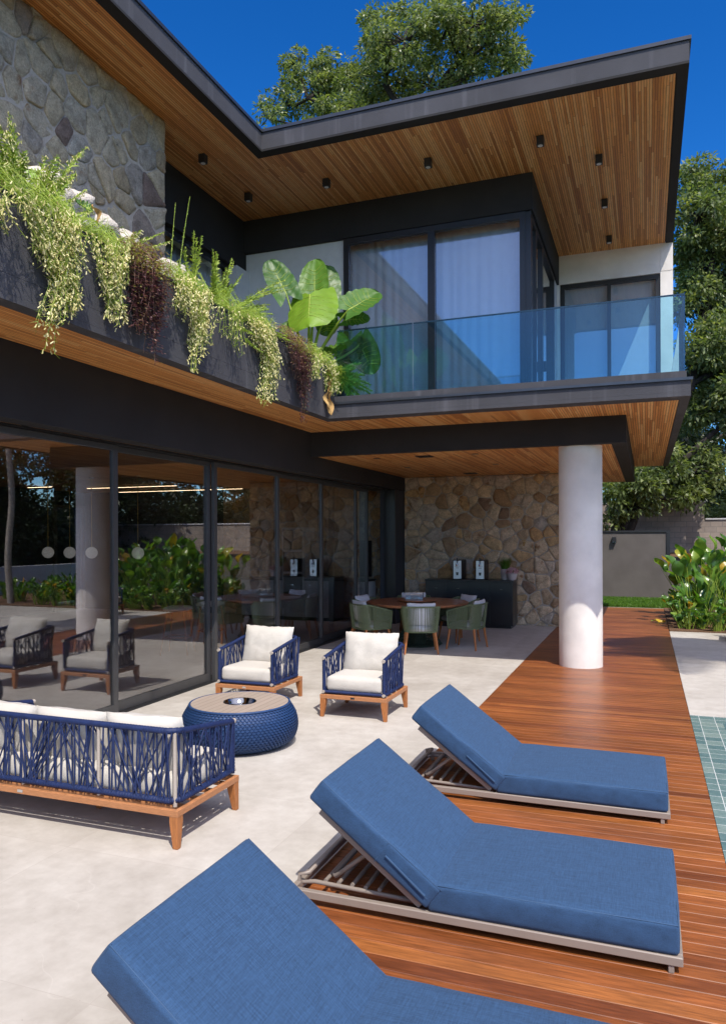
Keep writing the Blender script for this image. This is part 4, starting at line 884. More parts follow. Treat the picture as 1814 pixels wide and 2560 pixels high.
t = thing('dark_fence_wall', 'tall dark boundary wall reflected in the glass behind the low wall', 'wall', (13, 12, 0)); b = MB(); b.box(0, .2, -16, 16, -.05, 2.3); obj('wall', b, 'intdark', t); 

# ------------------------------------------------------------------ vegetation builders
def leaf_cloud(name, P, D, Ln, Wd, N, T, mat_, parent=None):      # many folded four-point leaves in one mesh, by arrays
    D = D/np.linalg.norm(D, axis=1, keepdims=True); S = np.cross(D, N); S /= (np.linalg.norm(S, axis=1, keepdims=True)+1e-9); U = np.cross(S, D)
    n = len(P); V = np.empty((n, 4, 3)); V[:, 0] = P; mid = P+D*(Ln*.45)[:, None]
    V[:, 1] = mid+S*(Wd*.5)[:, None]+U*(Wd*.18)[:, None]; V[:, 2] = P+D*Ln[:, None]-U*(Ln*.10)[:, None]; V[:, 3] = mid-S*(Wd*.5)[:, None]+U*(Wd*.18)[:, None]
    me = bpy.data.meshes.new(name); me.vertices.add(4*n); me.vertices.foreach_set('co', V.reshape(-1)); me.loops.add(4*n); me.polygons.add(n)
    me.polygons.foreach_set('loop_start', np.arange(0, 4*n, 4, dtype=np.int32)); me.polygons.foreach_set('loop_total', np.full(n, 4, dtype=np.int32)); me.loops.foreach_set('vertex_index', np.arange(4*n, dtype=np.int32))
    a = me.attributes.new('tint', 'FLOAT', 'FACE'); a.data.foreach_set('value', T.astype(np.float32)); me.materials.append(M[mat_]); me.update(calc_edges=True); me.validate()
    o = bpy.data.objects.new(name, me); COL.objects.link(o); o.parent = parent; return o
def tree(name, label, base, trunk, blobs, ncl, per, ln, seed, mat_='tleaf', rad=.28, group=None, clr=.55, twig=True):
    t = thing(name, label, 'tree', base, 0, group); rs = np.random.RandomState(seed); rg = random.Random(seed); B = Vector(base)
    b = MB(); paths = []
    for pth in trunk:
        pts = [Vector(p)-B for p in pth[0]]; m = len(pts); sm_ = []
        for i in range(m-1):
            for k in range(4): sm_.append(pts[i].lerp(pts[i+1], k/4)+Vector((rg.uniform(-1, 1), rg.uniform(-1, 1), 0))*.04)
        sm_.append(pts[-1]); b.tube(sm_, [pth[1]+(pth[2]-pth[1])*i/(len(sm_)-1) for i in range(len(sm_))], 8); paths += sm_
    vol = [r[0]*r[2] for _, r in blobs]; tot = sum(vol); Ps = []; Ds = []; Ts = []; 
    for (c, r), v in zip(blobs, vol):
        c = Vector(c)-B; n = max(3, int(ncl*v/tot)); near = min(paths, key=lambda p: (p-c).length+max(0, p.z-c.z)*2)
        mid = near.lerp(c, .55)+Vector((0, 0, -.12*(c-near).length)); b.tube([near, mid, c], [.09*rad/.28, .06*rad/.28, .03*rad/.28], 6)
        for k in range(n):
            d = Vector((rg.gauss(0, 1), rg.gauss(0, 1), rg.gauss(0, 1)+.25)).normalized(); f = rg.uniform(.55, 1.05)
            cc = c+Vector((d.x*r[0], d.y*r[1], d.z*r[2]))*f
            if twig: b.tube([c.lerp(cc, .15), c.lerp(cc, .6)+Vector((0, 0, -.08)), cc], [.03*rad/.28, .02*rad/.28, .008], 4, cap=False)
            m = int(per*rg.uniform(.6, 1.3)); rr = clr*rg.uniform(.7, 1.25)
            g_ = rs.normal(size=(m, 3)); g_ /= np.linalg.norm(g_, axis=1, keepdims=True); q = g_*rs.uniform(.3, 1.0, (m, 1))**.6*rr*np.array([1, 1, .7])
            Ps.append(q+np.array(cc)); Ds.append(g_*.9+rs.normal(size=(m, 3))*.45+np.array([0, 0, -.35])); Ts.append(np.clip(rs.normal(.45, .22, m)+.2*rg.uniform(-1, 1), 0, 1))
    obj('trunk', b, 'bark', t)
    P, D, T = np.concatenate(Ps), np.concatenate(Ds), np.concatenate(Ts); n = len(P); N = rs.normal(size=(n, 3))+np.array([0, 0, .8])
    leaf_cloud('crown', P, D, ln*rs.uniform(.7, 1.25, n), ln*.42*rs.uniform(.8, 1.2, n), N, T, mat_, t); return t
def dp(x, y, Y): return at(x/.89526, y/.89526, Y)

# big tree behind the roof
bl = []
rg = random.Random(5)
for x, y, rx, rz_ in ((640, 235, 60, 38), (700, 205, 75, 55), (670, 150, 45, 40), (745, 160, 65, 55), (790, 240, 70, 45), (850, 60, 48, 50), (905, 95, 85, 65), (870, 170, 75, 60), (930, 35, 55, 32), (985, 30, 45, 35), (1010, 110, 90, 70), (1060, 55, 85, 50), (1120, 80, 60, 45), (1155, 140, 38, 30), (1090, 150, 70, 40), (960, 190, 80, 45), (1120, 45, 40, 28), (600, 265, 40, 22), (1040, 175, 60, 30), (810, 195, 60, 48), (840, 250, 70, 35), (760, 255, 60, 35), (905, 215, 60, 40), (720, 260, 60, 30), (830, 120, 40, 40), (1000, 60, 50, 50)):
    Y = 40+rg.uniform(-2.5, 2.5); c = dp(x, y, Y); s = Y/.94/FPX/.89526; bl.append((c, (rx*s, rx*s*.9, rz_*s)))
c0 = dp(930, 330, 40)
tree('broadleaf_tree', 'big spreading tree rising behind the roof against the blue sky', (c0.x, 40, 0), [([(c0.x, 40, 0), (c0.x+.2, 40, 8), dp(930, 290, 40)], .5, .3), ([dp(930, 290, 40), dp(1000, 170, 40), dp(1060, 90, 40)], .26, .09), ([dp(930, 290, 40), dp(860, 190, 39.5), dp(870, 100, 40)], .22, .08), ([dp(930, 310, 40), dp(780, 260, 40), dp(690, 220, 40)], .2, .07)],
     bl, 430, 80, .27, 3, 'tleaf', .35, 'broadleaf trees', .5)
# right hand trees
bl = []
for x, y, rx, rz_, Y in ((1560, 400, 40, 40, 30), (1600, 440, 40, 40, 31), (1660, 430, 55, 50, 31), (1560, 480, 50, 45, 29), (1620, 520, 60, 45, 31), (1700, 520, 60, 60, 30), (1545, 560, 40, 40, 30), (1650, 690, 60, 60, 31), (1560, 680, 55, 45, 30), (1600, 770, 60, 55, 29), (1680, 800, 60, 60, 30), (1560, 830, 60, 50, 30), (1620, 900, 60, 50, 29), (1700, 930, 60, 60, 30), (1550, 930, 40, 40, 31), (1750, 700, 60, 70, 31), (1500, 1080, 45, 28, 29), (1560, 1050, 50, 35, 28.5), (1430, 1100, 35, 25, 29), (1770, 850, 60, 70, 31), (1380, 1080, 40, 30, 28.5), (1480, 1040, 45, 35, 27), (1400, 1040, 50, 40, 30), (1460, 1130, 30, 16, 27.2), (1540, 1110, 40, 20, 28), (1390, 1110, 34, 26, 26.6), (1440, 1085, 40, 30, 26.6), (1365, 1150, 22, 24, 26.8), (1600, 600, 45, 40, 31), (1560, 590, 35, 40, 30), (1660, 640, 50, 50, 32), (1640, 480, 50, 50, 32)):
    c = dp(x, y, Y); s = Y/.94/FPX/.89526; bl.append((c, (rx*s, rx*s*.9, rz_*s)))
q0 = dp(1378, 1195, 27.2)
tree('broadleaf_tree', 'leaning dark trunked tree in front of the concrete block wall', (q0.x, 27.2, 1.2), [([(q0.x, 27.2, 1.1), dp(1400, 1130, 27.3), dp(1440, 1060, 27.6), dp(1500, 960, 28.2), dp(1545, 860, 29), dp(1570, 740, 30), dp(1590, 620, 30), dp(1600, 520, 30)], .34, .10),
     ([dp(1400, 1195, 27.2), dp(1432, 1120, 27.2), dp(1500, 1060, 28), dp(1560, 1000, 28.6), dp(1640, 930, 29.5)], .2, .07), ([dp(1560, 700, 30), dp(1610, 640, 30.5), dp(1680, 600, 31)], .12, .05), ([dp(1545, 860, 29), dp(1620, 820, 29.5), dp(1690, 760, 30)], .12, .05)],
     bl, 760, 100, .20, 9, 'tleaf', .3, 'broadleaf trees', .45)
# darker wood behind
def genblobs(c, R_, H0, H1, n, rg):
    out = []
    for k in range(n):
        a = rg.uniform(0, 6.28); f = math.sqrt(rg.random()); z = rg.uniform(H0, H1); w = 1-.35*abs((z-(H0+H1)/2)/((H1-H0)/2))**2
        s = rg.uniform(.9, 1.7)*R_/3.4; out.append((Vector((c[0]+R_*f*w*math.cos(a), c[1]+R_*f*w*math.sin(a), z)), (s, s, s*.75)))
    return out
rg = random.Random(17)
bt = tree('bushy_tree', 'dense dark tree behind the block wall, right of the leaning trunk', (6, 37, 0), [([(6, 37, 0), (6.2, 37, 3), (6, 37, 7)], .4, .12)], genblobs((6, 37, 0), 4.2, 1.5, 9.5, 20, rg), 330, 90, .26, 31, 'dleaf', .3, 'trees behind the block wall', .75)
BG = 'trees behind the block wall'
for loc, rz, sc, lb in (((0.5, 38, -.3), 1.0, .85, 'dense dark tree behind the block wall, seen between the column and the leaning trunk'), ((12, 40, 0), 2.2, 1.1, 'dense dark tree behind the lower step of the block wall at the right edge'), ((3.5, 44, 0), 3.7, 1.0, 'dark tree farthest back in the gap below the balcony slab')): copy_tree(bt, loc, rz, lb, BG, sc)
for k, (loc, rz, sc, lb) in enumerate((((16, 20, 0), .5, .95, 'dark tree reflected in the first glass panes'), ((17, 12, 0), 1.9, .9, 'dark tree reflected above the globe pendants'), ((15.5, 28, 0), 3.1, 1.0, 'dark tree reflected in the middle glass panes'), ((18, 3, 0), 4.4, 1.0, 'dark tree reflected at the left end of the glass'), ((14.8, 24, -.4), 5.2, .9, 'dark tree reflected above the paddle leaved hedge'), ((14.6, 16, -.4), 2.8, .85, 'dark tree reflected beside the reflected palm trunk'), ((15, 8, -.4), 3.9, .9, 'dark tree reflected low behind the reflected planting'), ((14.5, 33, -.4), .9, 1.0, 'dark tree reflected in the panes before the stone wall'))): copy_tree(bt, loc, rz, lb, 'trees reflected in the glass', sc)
# undergrowth behind the block wall
bl = [(Vector((x, 32+rg.uniform(-1, 1), 2.1+rg.uniform(-.5, .5))), (1.0, .7, .7)) for x in (1.6, 2.6, 3.5, 4.4, 5.5)]
tree('bright_shrub', 'bright green shrub above the lower step of the block wall', (3, 32, 0), [([(3, 32, 0), (3, 32, 1.8)], .06, .03)], bl, 90, 90, .17, 44, 'tleaf', .1, None, .45, False)

# palm whose shadow falls over the paving
def palm(label, base, h, nf, fl, seed):
    t = thing('palm_tree', label, 'palm tree', base, 0, 'palm trees'); rg = random.Random(seed); b = MB()
    pts = [(.05*math.sin(k*.7), .03*math.cos(k), h*k/16) for k in range(17)]; b.tube(pts, [.10-.035*k/16 for k in range(17)], 12)
    for k in range(1, 30): b.tube([(.05*math.sin(k*.55*.7), .03*math.cos(k*.55), h*k/30-.01), (.05*math.sin(k*.55*.7), .03*math.cos(k*.55), h*k/30+.01)], .102-.035*k/30, 12)
    obj('trunk', b, 'palmbark', t); b = MB()
    for k in range(nf):
        a = 2*math.pi*k/nf+rg.uniform(-.2, .2); el = rg.uniform(-.1, 1.1); d = Vector((math.cos(a), math.sin(a), 0)); s = Vector((-d.y, d.x, 0)); pr_ = []
        for j in range(15): f = j/14; pr_.append(Vector((0, 0, h))+d*fl*f*(math.cos(el)*.8+.2)+Vector((0, 0, fl*(math.sin(el)*f-.62*f*f))))
        b.tube(pr_, [.02*(1-.8*j/14) for j in range(15)], 5, tint=.3)
        for j in range(2, 30):
            f = j/30*14; i = min(13, int(f)); p = pr_[i].lerp(pr_[i+1], f-i); tn = (pr_[i+1]-pr_[i]).normalized(); ll = fl*.30*math.sin(math.pi*min(1, j/30*.9+.12))**.6
            for sg in (-1, 1):
                dd = (s*sg+tn*.55+Vector((0, 0, -.35))).normalized(); w = tn*.03; b.add([p-w, p+w, p+dd*ll*.6+w*.8+Vector((0, 0, .02)), p+dd*ll, p+dd*ll*.6-w*.8+Vector((0, 0, .02))], [(0, 1, 2, 3, 4)], 0, False, rg.uniform(.2, .8))
    obj('fronds', b, 'tleaf', t)
palm('ringed palm whose trunk is reflected at the left edge of the glass', (6.35, 16.4, 0), 7.5, 15, 2.4, 5)
palm('slender palm casting the frond shadow across deck and paving', (3.35, 10.1, 0), 6.3, 14, 2.2, 8)

# paddle leaved hedge
def paddle(mb, base, d, L, W, stem, rg, tint, curl=.35):
    d = d.normalized(); side = d.cross(Vector((0, 0, 1))).normalized(); a = rg.uniform(-.9, .9); side = (side*math.cos(a)+d.cross(side)*math.sin(a)).normalized(); nrm = side.cross(d).normalized()
    tip = base+d*stem; mb.tube([base, base.lerp(tip, .5)+Vector((0, 0, .02)), tip], [.010, .008, .006], 5, 1, False, tint=.4)
    vs = []; n = 7
    for i in range(n):
        f = i/(n-1); w = W*.5*math.sin(math.pi*min(1, f*.93+.05))**.75; c = tip+d*L*f-Vector((0, 0, curl*L*f*f*.6))+nrm*(.03*math.sin(f*6+a)); vs += [c-side*w+nrm*w*.45, c, c+side*w+nrm*w*.45]
    mb.add(vs, [(3*i+k, 3*i+k+1, 3*i+k+4, 3*i+k+3) for i in range(n-1) for k in (0, 1)], 0, True, tint)
def clump(name, label, loc, nl, h, L, W, seed, group, spread=.45):
    t = thing(name, label, 'plant', loc, 0, group); rg = random.Random(seed); b = MB()
    for k in range(nl):
        a = rg.uniform(0, 6.283); r0 = spread*.4*rg.random(); lean = rg.uniform(.05, .55); hh = h*rg.uniform(.35, 1.0)
        base = Vector((r0*math.cos(a), r0*math.sin(a), 0)); d = Vector((math.cos(a)*lean, math.sin(a)*lean, 1)); tn = rg.random()**1.2*.82
        if rg.random() < .09: tn = rg.uniform(.9, 1)
        l_ = L*rg.uniform(.7, 1.15); paddle(b, base, d, l_, W*rg.uniform(.8, 1.2), max(.05, hh-l_*.75), rg, tn, rg.uniform(.1, .7))
    b2 = b; obj('foliage', b2, ['paddle', 'stem'], t); return t
TG, LG = 'tall paddle leaved plants in the bed', 'low paddle leaved plants along the paving'
tall = [(1.05, 17.0, 1.65), (1.75, 17.3, 1.95), (2.5, 17.2, 1.75), (1.25, 18.2, 1.85), (2.1, 18.3, 2.05), (3.0, 18.0, 1.9), (.95, 19.2, 1.6), (1.8, 19.4, 1.9), (2.8, 19.3, 2.0), (3.5, 17.2, 1.7)]
tl = 'tall plant with broad waxy paddle leaves in the bed beside the deck'; ll = 'low plant with small waxy paddle leaves edging the bed by the paving'
for k, (x, y, h) in enumerate(tall): clump('paddle_leaf_plant', tl, (x, y, .02), 30, h, .46, .23, 100+k, TG, .5)
for k in range(15): clump('paddle_leaf_plant', ll, (.72+.27*k+rg.uniform(-.06, .06), 16.25+rg.uniform(-.12, .3), .02), 26, rg.uniform(.45, .8), .22, .12, 200+k, LG, .36)
for k, (x, y) in enumerate(((.66, 17.0), (.68, 17.7), (.66, 18.5), (.7, 19.4))): clump('paddle_leaf_plant', ll, (x, y, .02), 22, .6+.15*rg.random(), .24, .13, 230+k, LG, .3)
# planting reflected at the left: low shrubs and rosemary
for k, (x, y) in enumerate(((5.2, 16.4), (5.9, 17.3), (5.3, 18.2), (6.6, 17.0), (7.2, 16.2), (6.3, 18.8), (7.6, 17.6), (4.6, 17.4), (7.4, 19.2))): clump('strap_leaf_plant', 'leafy garden plant in the bed reflected at the left of the glass', (x, y, .02), 34, rg.uniform(.5, .95), .34, .10, 260+k, 'garden plants reflected in the glass', .5)
p = at(1450+830/4.4615, 1150+1805/4.4615, 1); 
b = MB(); rgl = random.Random(2); paddle(b, Vector((0, 0, .012)), Vector((1, .12, .06)), .26, .09, .05, rgl, .95, .1); o = obj('fallen_leaf', b, ['dead', 'stem']); o.location = (.10, 17.58, 0); M['yl'] = leafmat('yellow leaf', [(0, (.6, .4, .03)), (1, (.72, .5, .04))], .5, .3, (1, 1, .5)); o.data.materials[0] = M['yl']; tag(o, 'fallen yellow leaf lying on the deck near the hedge', 'leaf')

# lawn blades
rs = np.random.RandomState(4); n = 26000; P = np.stack([rs.uniform(-1.9, .85, n), rs.uniform(20.82, 23.6, n), np.full(n, .008)], 1); D = np.stack([rs.normal(0, .35, n), rs.normal(0, .35, n), np.ones(n)], 1)
o = leaf_cloud('grass', P, D, rs.uniform(.04, .10, n), np.full(n, .012), rs.normal(size=(n, 3)), rs.uniform(0, 1, n), 'grass'); o['kind'] = 'stuff'; o['label'] = 'short bright lawn between deck and grey wall'

# ------------------------------------------------------------------ planter plants
def strand_plant(name, label, y0, y1, drops, seed, kind, group, fl=1.0):
    """arching stems rising from the planter, over the coping and down; drops = (y_root, y_tip, z_tip, half spread, count)"""
    rg = random.Random(seed); yc = (y0+y1)/2; base = Vector((-4.45, yc, 4.22)); t = thing(name, label, 'plant', base, 0, group); st = MB(); fb = MB()
    for (yr, yt, zt, sp, cnt) in drops:
        for k in range(cnt):
            if rg.random() < .27: continue
            a = yr+rg.gauss(0, sp*.85); e = yt+rg.gauss(0, sp*.55); dz = (4.30-zt)*(1-abs(rg.gauss(0, .33))*.9); z_end = 4.30-max(.08, dz); r0 = Vector((rg.uniform(-4.62, -4.34), a, 4.22)); ap = Vector((rg.uniform(-4.24, -4.05), a+rg.uniform(-.05, .05), 4.36+rg.uniform(.0, .14))); out = rg.uniform(-4.10, -3.96)
            pts = [r0, r0.lerp(ap, .6)+Vector((0, 0, .06)), ap]; nseg = max(4, int((4.3-z_end)/.08))
            for j in range(1, nseg+1): f = j/nseg; pts.append(Vector((out+.02*math.sin(f*3+k), ap.y+(e-ap.y)*f**1.2+.012*math.sin(f*9+k), ap.z+(z_end-ap.z)*f**.85)))
            pl = [p-base for p in pts]; st.tube(pl, .0022, 3, cap=False, tint=rg.uniform(.2, .8))
            m = len(pl)
            for i in range(1, m-1):
                seg = (pl[i+1]-pl[i])
                if kind == 'cream':
                    for q in range(4):           # needle leaves
                        p = pl[i].lerp(pl[i+1], rg.random()); d = Vector((rg.gauss(0, .6), rg.gauss(0, .6), -.5+rg.gauss(0, .4))).normalized(); l_ = rg.uniform(.03, .075); s_ = d.cross(Vector((.3, 1, .2))).normalized()*.0026; st.add([p-s_, p+s_, p+d*l_], [(0, 1, 2)], 0, False, rg.random())
                    if i > 2:
                        for q in range(int(rg.uniform(1.4, 6.0)*fl+rg.random())):
                            p = pl[i].lerp(pl[i+1], rg.random()); d = Vector((rg.gauss(.25, .5), rg.gauss(0, .5), -.8)).normalized(); l_ = rg.uniform(.022, .034); u = d.orthogonal().normalized(); v = d.cross(u); w = .0036; tp = .0064; e0 = p+Vector((rg.gauss(0, .012), rg.gauss(0, .014), rg.gauss(0, .01)))
                            ring = lambda c_, r_: [c_+(u*math.cos(x)+v*math.sin(x))*r_ for x in (0, 2.094, 4.189)]
                            fb.add(ring(e0, w)+ring(e0+d*l_, tp), [(0, 1, 4, 3), (1, 2, 5, 4), (2, 0, 3, 5), (3, 4, 5)], 0, False, rg.random())
                else:
                    for q in range(10):
                        p = pl[i].lerp(pl[i+1], rg.random())+Vector((rg.gauss(.01, .016), rg.gauss(0, .03), 0)); d = Vector((rg.gauss(.5, .4), rg.gauss(0, .6), -.25)).normalized(); s_ = d.cross(Vector((.3, .2, 1))).normalized()*.012; l_ = rg.uniform(.020, .034); tt = min(1, max(0, rg.gauss(.38, .25)+(.55 if i < 4 else 0))); fb.add([p, p+d*l_*.5+s_, p+d*l_, p+d*l_*.5-s_], [(0, 1, 2, 3)], 0, False, tt)
    if kind == 'cream':      # bushy needle tuft over the coping
        for q in range(int(260*(y1-y0)/.6)):
            p = Vector((rg.uniform(-4.6, -4.05), rg.uniform(y0, y1), 4.24+rg.uniform(0, .16)))-base; d = Vector((rg.gauss(.4, .5), rg.gauss(0, .6), rg.gauss(.15, .5))).normalized(); l_ = rg.uniform(.07, .2); s_ = d.cross(Vector((.3, 1, .2))).normalized()*.0028; mdl = p+d*l_*.5; e_ = p+d*l_+Vector((0, 0, -.25*l_)); st.add([p-s_, p+s_, mdl+s_*.8, e_, mdl-s_*.8], [(0, 1, 2, 3, 4)], 0, False, rg.random())
    obj('stems', st, 'stem' if kind == 'cream' else 'purple', t); fo = obj('flowers' if kind == 'cream' else 'leaves', fb, 'flower' if kind == 'cream' else 'purple', t); fo['kind'] = 'stuff'; return t
CG, PG = 'cream flowered trailing plants over the planter', 'purple trailing plants over the planter'
strand_plant('trailing_plant', 'widest cream flowered trailing plant at the left edge of the planter', 3.2, 4.4, [(3.7, 3.75, 3.95, .22, 40), (4.1, 4.3, 3.82, .14, 50), (3.4, 3.4, 3.75, .15, 24)], 1, 'cream', CG)
strand_plant('trailing_plant', 'cream flowered trailing plant with the longest strand hanging below the soffit', 4.3, 4.85, [(4.5, 4.48, 3.55, .09, 46), (4.48, 4.34, 3.25, .045, 22), (4.46, 4.22, 3.08, .03, 9)], 2, 'cream', CG)
strand_plant('trailing_plant', 'short cream flowered trailing plant left of the large purple one', 4.75, 5.2, [(4.92, 5.0, 3.62, .09, 44), (5.05, 5.05, 3.95, .1, 24)], 3, 'cream', CG)
strand_plant('trailing_purple_plant', 'large purple leaved trailing plant in the middle of the planter', 5.1, 5.75, [(5.35, 5.32, 3.62, .14, 46), (5.55, 5.5, 3.7, .10, 30), (5.5, 5.44, 3.32, .035, 14)], 4, 'purple', PG)
strand_plant('trailing_plant', 'cream flowered trailing plant right of the large purple one', 5.8, 6.5, [(6.0, 6.0, 3.95, .13, 46), (6.3, 6.2, 3.68, .09, 46), (6.25, 6.13, 3.44, .04, 16)], 5, 'cream', CG)
strand_plant('trailing_plant', 'mostly green trailing plant with few flowers over the parapet', 6.55, 7.15, [(6.75, 6.78, 3.95, .07, 16), (6.9, 6.95, 3.83, .06, 20)], 6, 'cream', CG, .25)
strand_plant('trailing_plant', 'cream flowered trailing plant left of the small purple one', 7.1, 7.85, [(7.35, 7.5, 3.98, .13, 46), (7.55, 7.8, 3.72, .10, 46), (7.65, 7.7, 3.40, .05, 18), (7.65, 7.48, 3.26, .02, 5)], 7, 'cream', CG)
strand_plant('trailing_purple_plant', 'small purple leaved trailing plant below the elephant ear', 8.0, 8.85, [(8.3, 8.35, 3.82, .13, 30), (8.6, 8.58, 3.62, .10, 34), (8.6, 8.57, 3.32, .025, 8)], 8, 'purple', PG)
strand_plant('trailing_plant', 'green and cream trailing plant at the outer corner of the planter', 8.85, 9.7, [(9.1, 8.95, 3.95, .12, 34), (9.45, 9.5, 3.85, .12, 34)], 9, 'cream', CG, .6)
# feathery tufts
def feather(name, label, base, stems, seed, group, fl=0.0, thick=.006):
    rg = random.Random(seed); t = thing(name, label, 'plant', base, 0, group); b = MB(); fb = MB(); B = Vector(base)
    for tip, wid in [(tuple(Vector(a)+Vector((rg.gauss(0, .05), rg.gauss(0, .07), rg.gauss(-.06, .07)))*(q > 0)), w_) for a, w_ in stems for q in range(3 if w_ > .05 else 1)]:
        e = Vector(tip)-B; s0 = Vector((rg.uniform(-.04, .04), rg.uniform(-.05, .05), 0)); mid = s0.lerp(e, .5)+Vector((0, 0, .08*e.length)); pts = []
        for j in range(13): f = j/12; pts.append(s0*(1-f)**2+mid*2*f*(1-f)+e*f*f)
        b.tube(pts, [thick*(1-.7*j/12) for j in range(13)], 5, tint=.5)
        for j in range(1, 13):
            for q in range(14 if wid > .05 else 12):
                p = pts[j-1].lerp(pts[j], rg.random()); tn = (pts[j]-pts[j-1]).normalized(); d = (tn*.75+Vector((rg.gauss(0, .6), rg.gauss(0, .6), rg.gauss(0, .4)))).normalized(); l_ = wid*rg.uniform(.6, 1.3)*(1.15-j/13); s_ = d.cross(Vector((.4, .8, .2))).normalized()*.0065; b.add([p-s_, p+s_, p+d*l_*.6+s_*.7, p+d*l_+Vector((0, 0, -.1*l_)), p+d*l_*.6-s_*.7], [(0, 1, 2, 3, 4)], 0, False, rg.random())
                if fl and rg.random() < fl: fb.tube([p+d*l_*.8, p+d*l_*.8+Vector((rg.gauss(0, .01), rg.gauss(0, .01), -.022))], [.0028, .005], 4, tint=rg.random())
    obj('stems', b, 'stem', t)
    if fb.v: obj('flowers', fb, 'flower', t)['kind'] = 'stuff'
    return t
FG = 'feathery upright plants in the planter'
feather('feathery_plant', 'tallest thin jointed stem rising in front of the dark upper window', (-4.5, 6.5, 4.3), [((-4.5, 6.77, 5.50), .025)], 1, FG)
feather('feathery_plant', 'thin jointed stem with a bent tip beside the end of the stone wall', (-4.5, 6.32, 4.3), [((-4.5, 6.51, 5.33), .025)], 2, FG)
feather('feathery_plant', 'sparse feathery plume right of the tallest thin stem', (-4.5, 6.78, 4.3), [((-4.5, 6.84, 5.16), .10), ((-4.45, 6.6, 4.9), .08)], 3, FG)
feather('feathery_plant', 'bright feathery tuft with several plumes left of the elephant ear', (-4.45, 7.2, 4.28), [((-4.5, 7.22, 5.10), .10), ((-4.5, 7.62, 5.14), .09), ((-4.45, 7.42, 4.95), .10), ((-4.2, 8.45, 5.05), .11), ((-4.3, 8.2, 4.75), .10), ((-4.1, 7.7, 4.55), .12), ((-4.3, 6.9, 4.85), .12), ((-4.02, 8.1, 4.3), .12), ((-3.98, 7.2, 4.1), .1)], 4, FG)
feather('feathery_plant', 'feathery flowering bush at the top left in front of the stone wall', (-4.6, 4.6, 4.25), [((-4.7, 5.35, 5.33), .14), ((-4.8, 5.05, 5.15), .16), ((-4.6, 4.5, 5.1), .18), ((-4.5, 4.2, 5.0), .18), ((-4.4, 4.75, 4.95), .18), ((-4.5, 3.95, 4.95), .18), ((-4.3, 4.3, 4.75), .18), ((-4.5, 4.9, 4.85), .15), ((-4.3, 3.8, 4.7), .18), ((-4.5, 5.2, 4.9), .1), ((-4.2, 4.0, 4.55), .16), ((-4.25, 4.55, 4.6), .16)], 5, FG, .35)
feather('feathery_plant', 'small feathery spray with cream flowers over the pale boulders', (-4.9, 6.0, 4.55), [((-4.6, 6.45, 5.02), .07), ((-4.7, 6.2, 4.95), .08), ((-4.6, 6.0, 4.85), .08)], 6, FG, .2)
feather('feathery_plant', 'bright green ferny tuft beside the left end of the glass balustrade', (-4.2, 9.85, 4.2), [((-3.85, 9.95, 4.35), .16), ((-3.75, 10.0, 4.2), .16), ((-3.8, 9.9, 4.0), .16), ((-3.95, 9.6, 4.25), .14), ((-3.95, 9.95, 3.95), .16), ((-4.02, 9.5, 4.1), .14), ((-3.65, 10.0, 4.05), .14)], 7, FG)
# boulders
bls = ['large pale boulder half hidden under the feathery bush at the left', 'pale boulder below the broken leaf stalk', 'rounded pinkish boulder right of the broken leaf stalk', 'whitish boulder with a sharp edge near the stone wall', 'low tan boulder behind the middle of the planter', 'lowest pale boulder at the end of the stone wall', 'grey boulder tucked against the stone wall behind the others', 'pale boulder in the second row behind the purple plant', 'small tan boulder between the two largest boulders']
for k, ((y, z, r_), lb) in enumerate(zip(((5.40, 4.86, .30), (5.72, 4.80, .20), (6.1, 4.86, .23), (6.42, 4.82, .20), (6.68, 4.72, .20), (7.15, 4.70, .22), (5.85, 5.0, .17), (6.9, 4.74, .18), (5.58, 4.74, .16)), bls)):
    bm = bmesh.new(); bmesh.ops.create_icosphere(bm, subdivisions=3, radius=1); rv = random.Random(k); sc = Vector((r_*rv.uniform(.9, 1.2), r_*rv.uniform(.9, 1.3), r_*rv.uniform(.8, 1.05)))
    for v in bm.verts:
        n_ = v.co.copy(); f = 1+.28*noise.noise(n_*1.6+Vector((k*5, 0, 0)))+.07*noise.noise(n_*5+Vector((k, 0, 0))); v.co = Vector((n_.x*sc.x, n_.y*sc.y, n_.z*sc.z))*f
    me = bpy.data.meshes.new('boulder'); bm.to_mesh(me); bm.free(); me.materials.append(M['boulder']); me.polygons.foreach_set('use_smooth', [True]*len(me.polygons)); o = bpy.data.objects.new('boulder', me); COL.objects.link(o); o.location = (-5.15+.1*rv.uniform(-1, 1), y, z+.12); tag(o, lb, 'boulder', 'boulders in the planter')
b = MB(); b.box(-6.0, -4.75, -2, 7.4, 4.2, 4.56); o = obj('soil_mound', b, 'soil'); o['kind'] = 'structure'
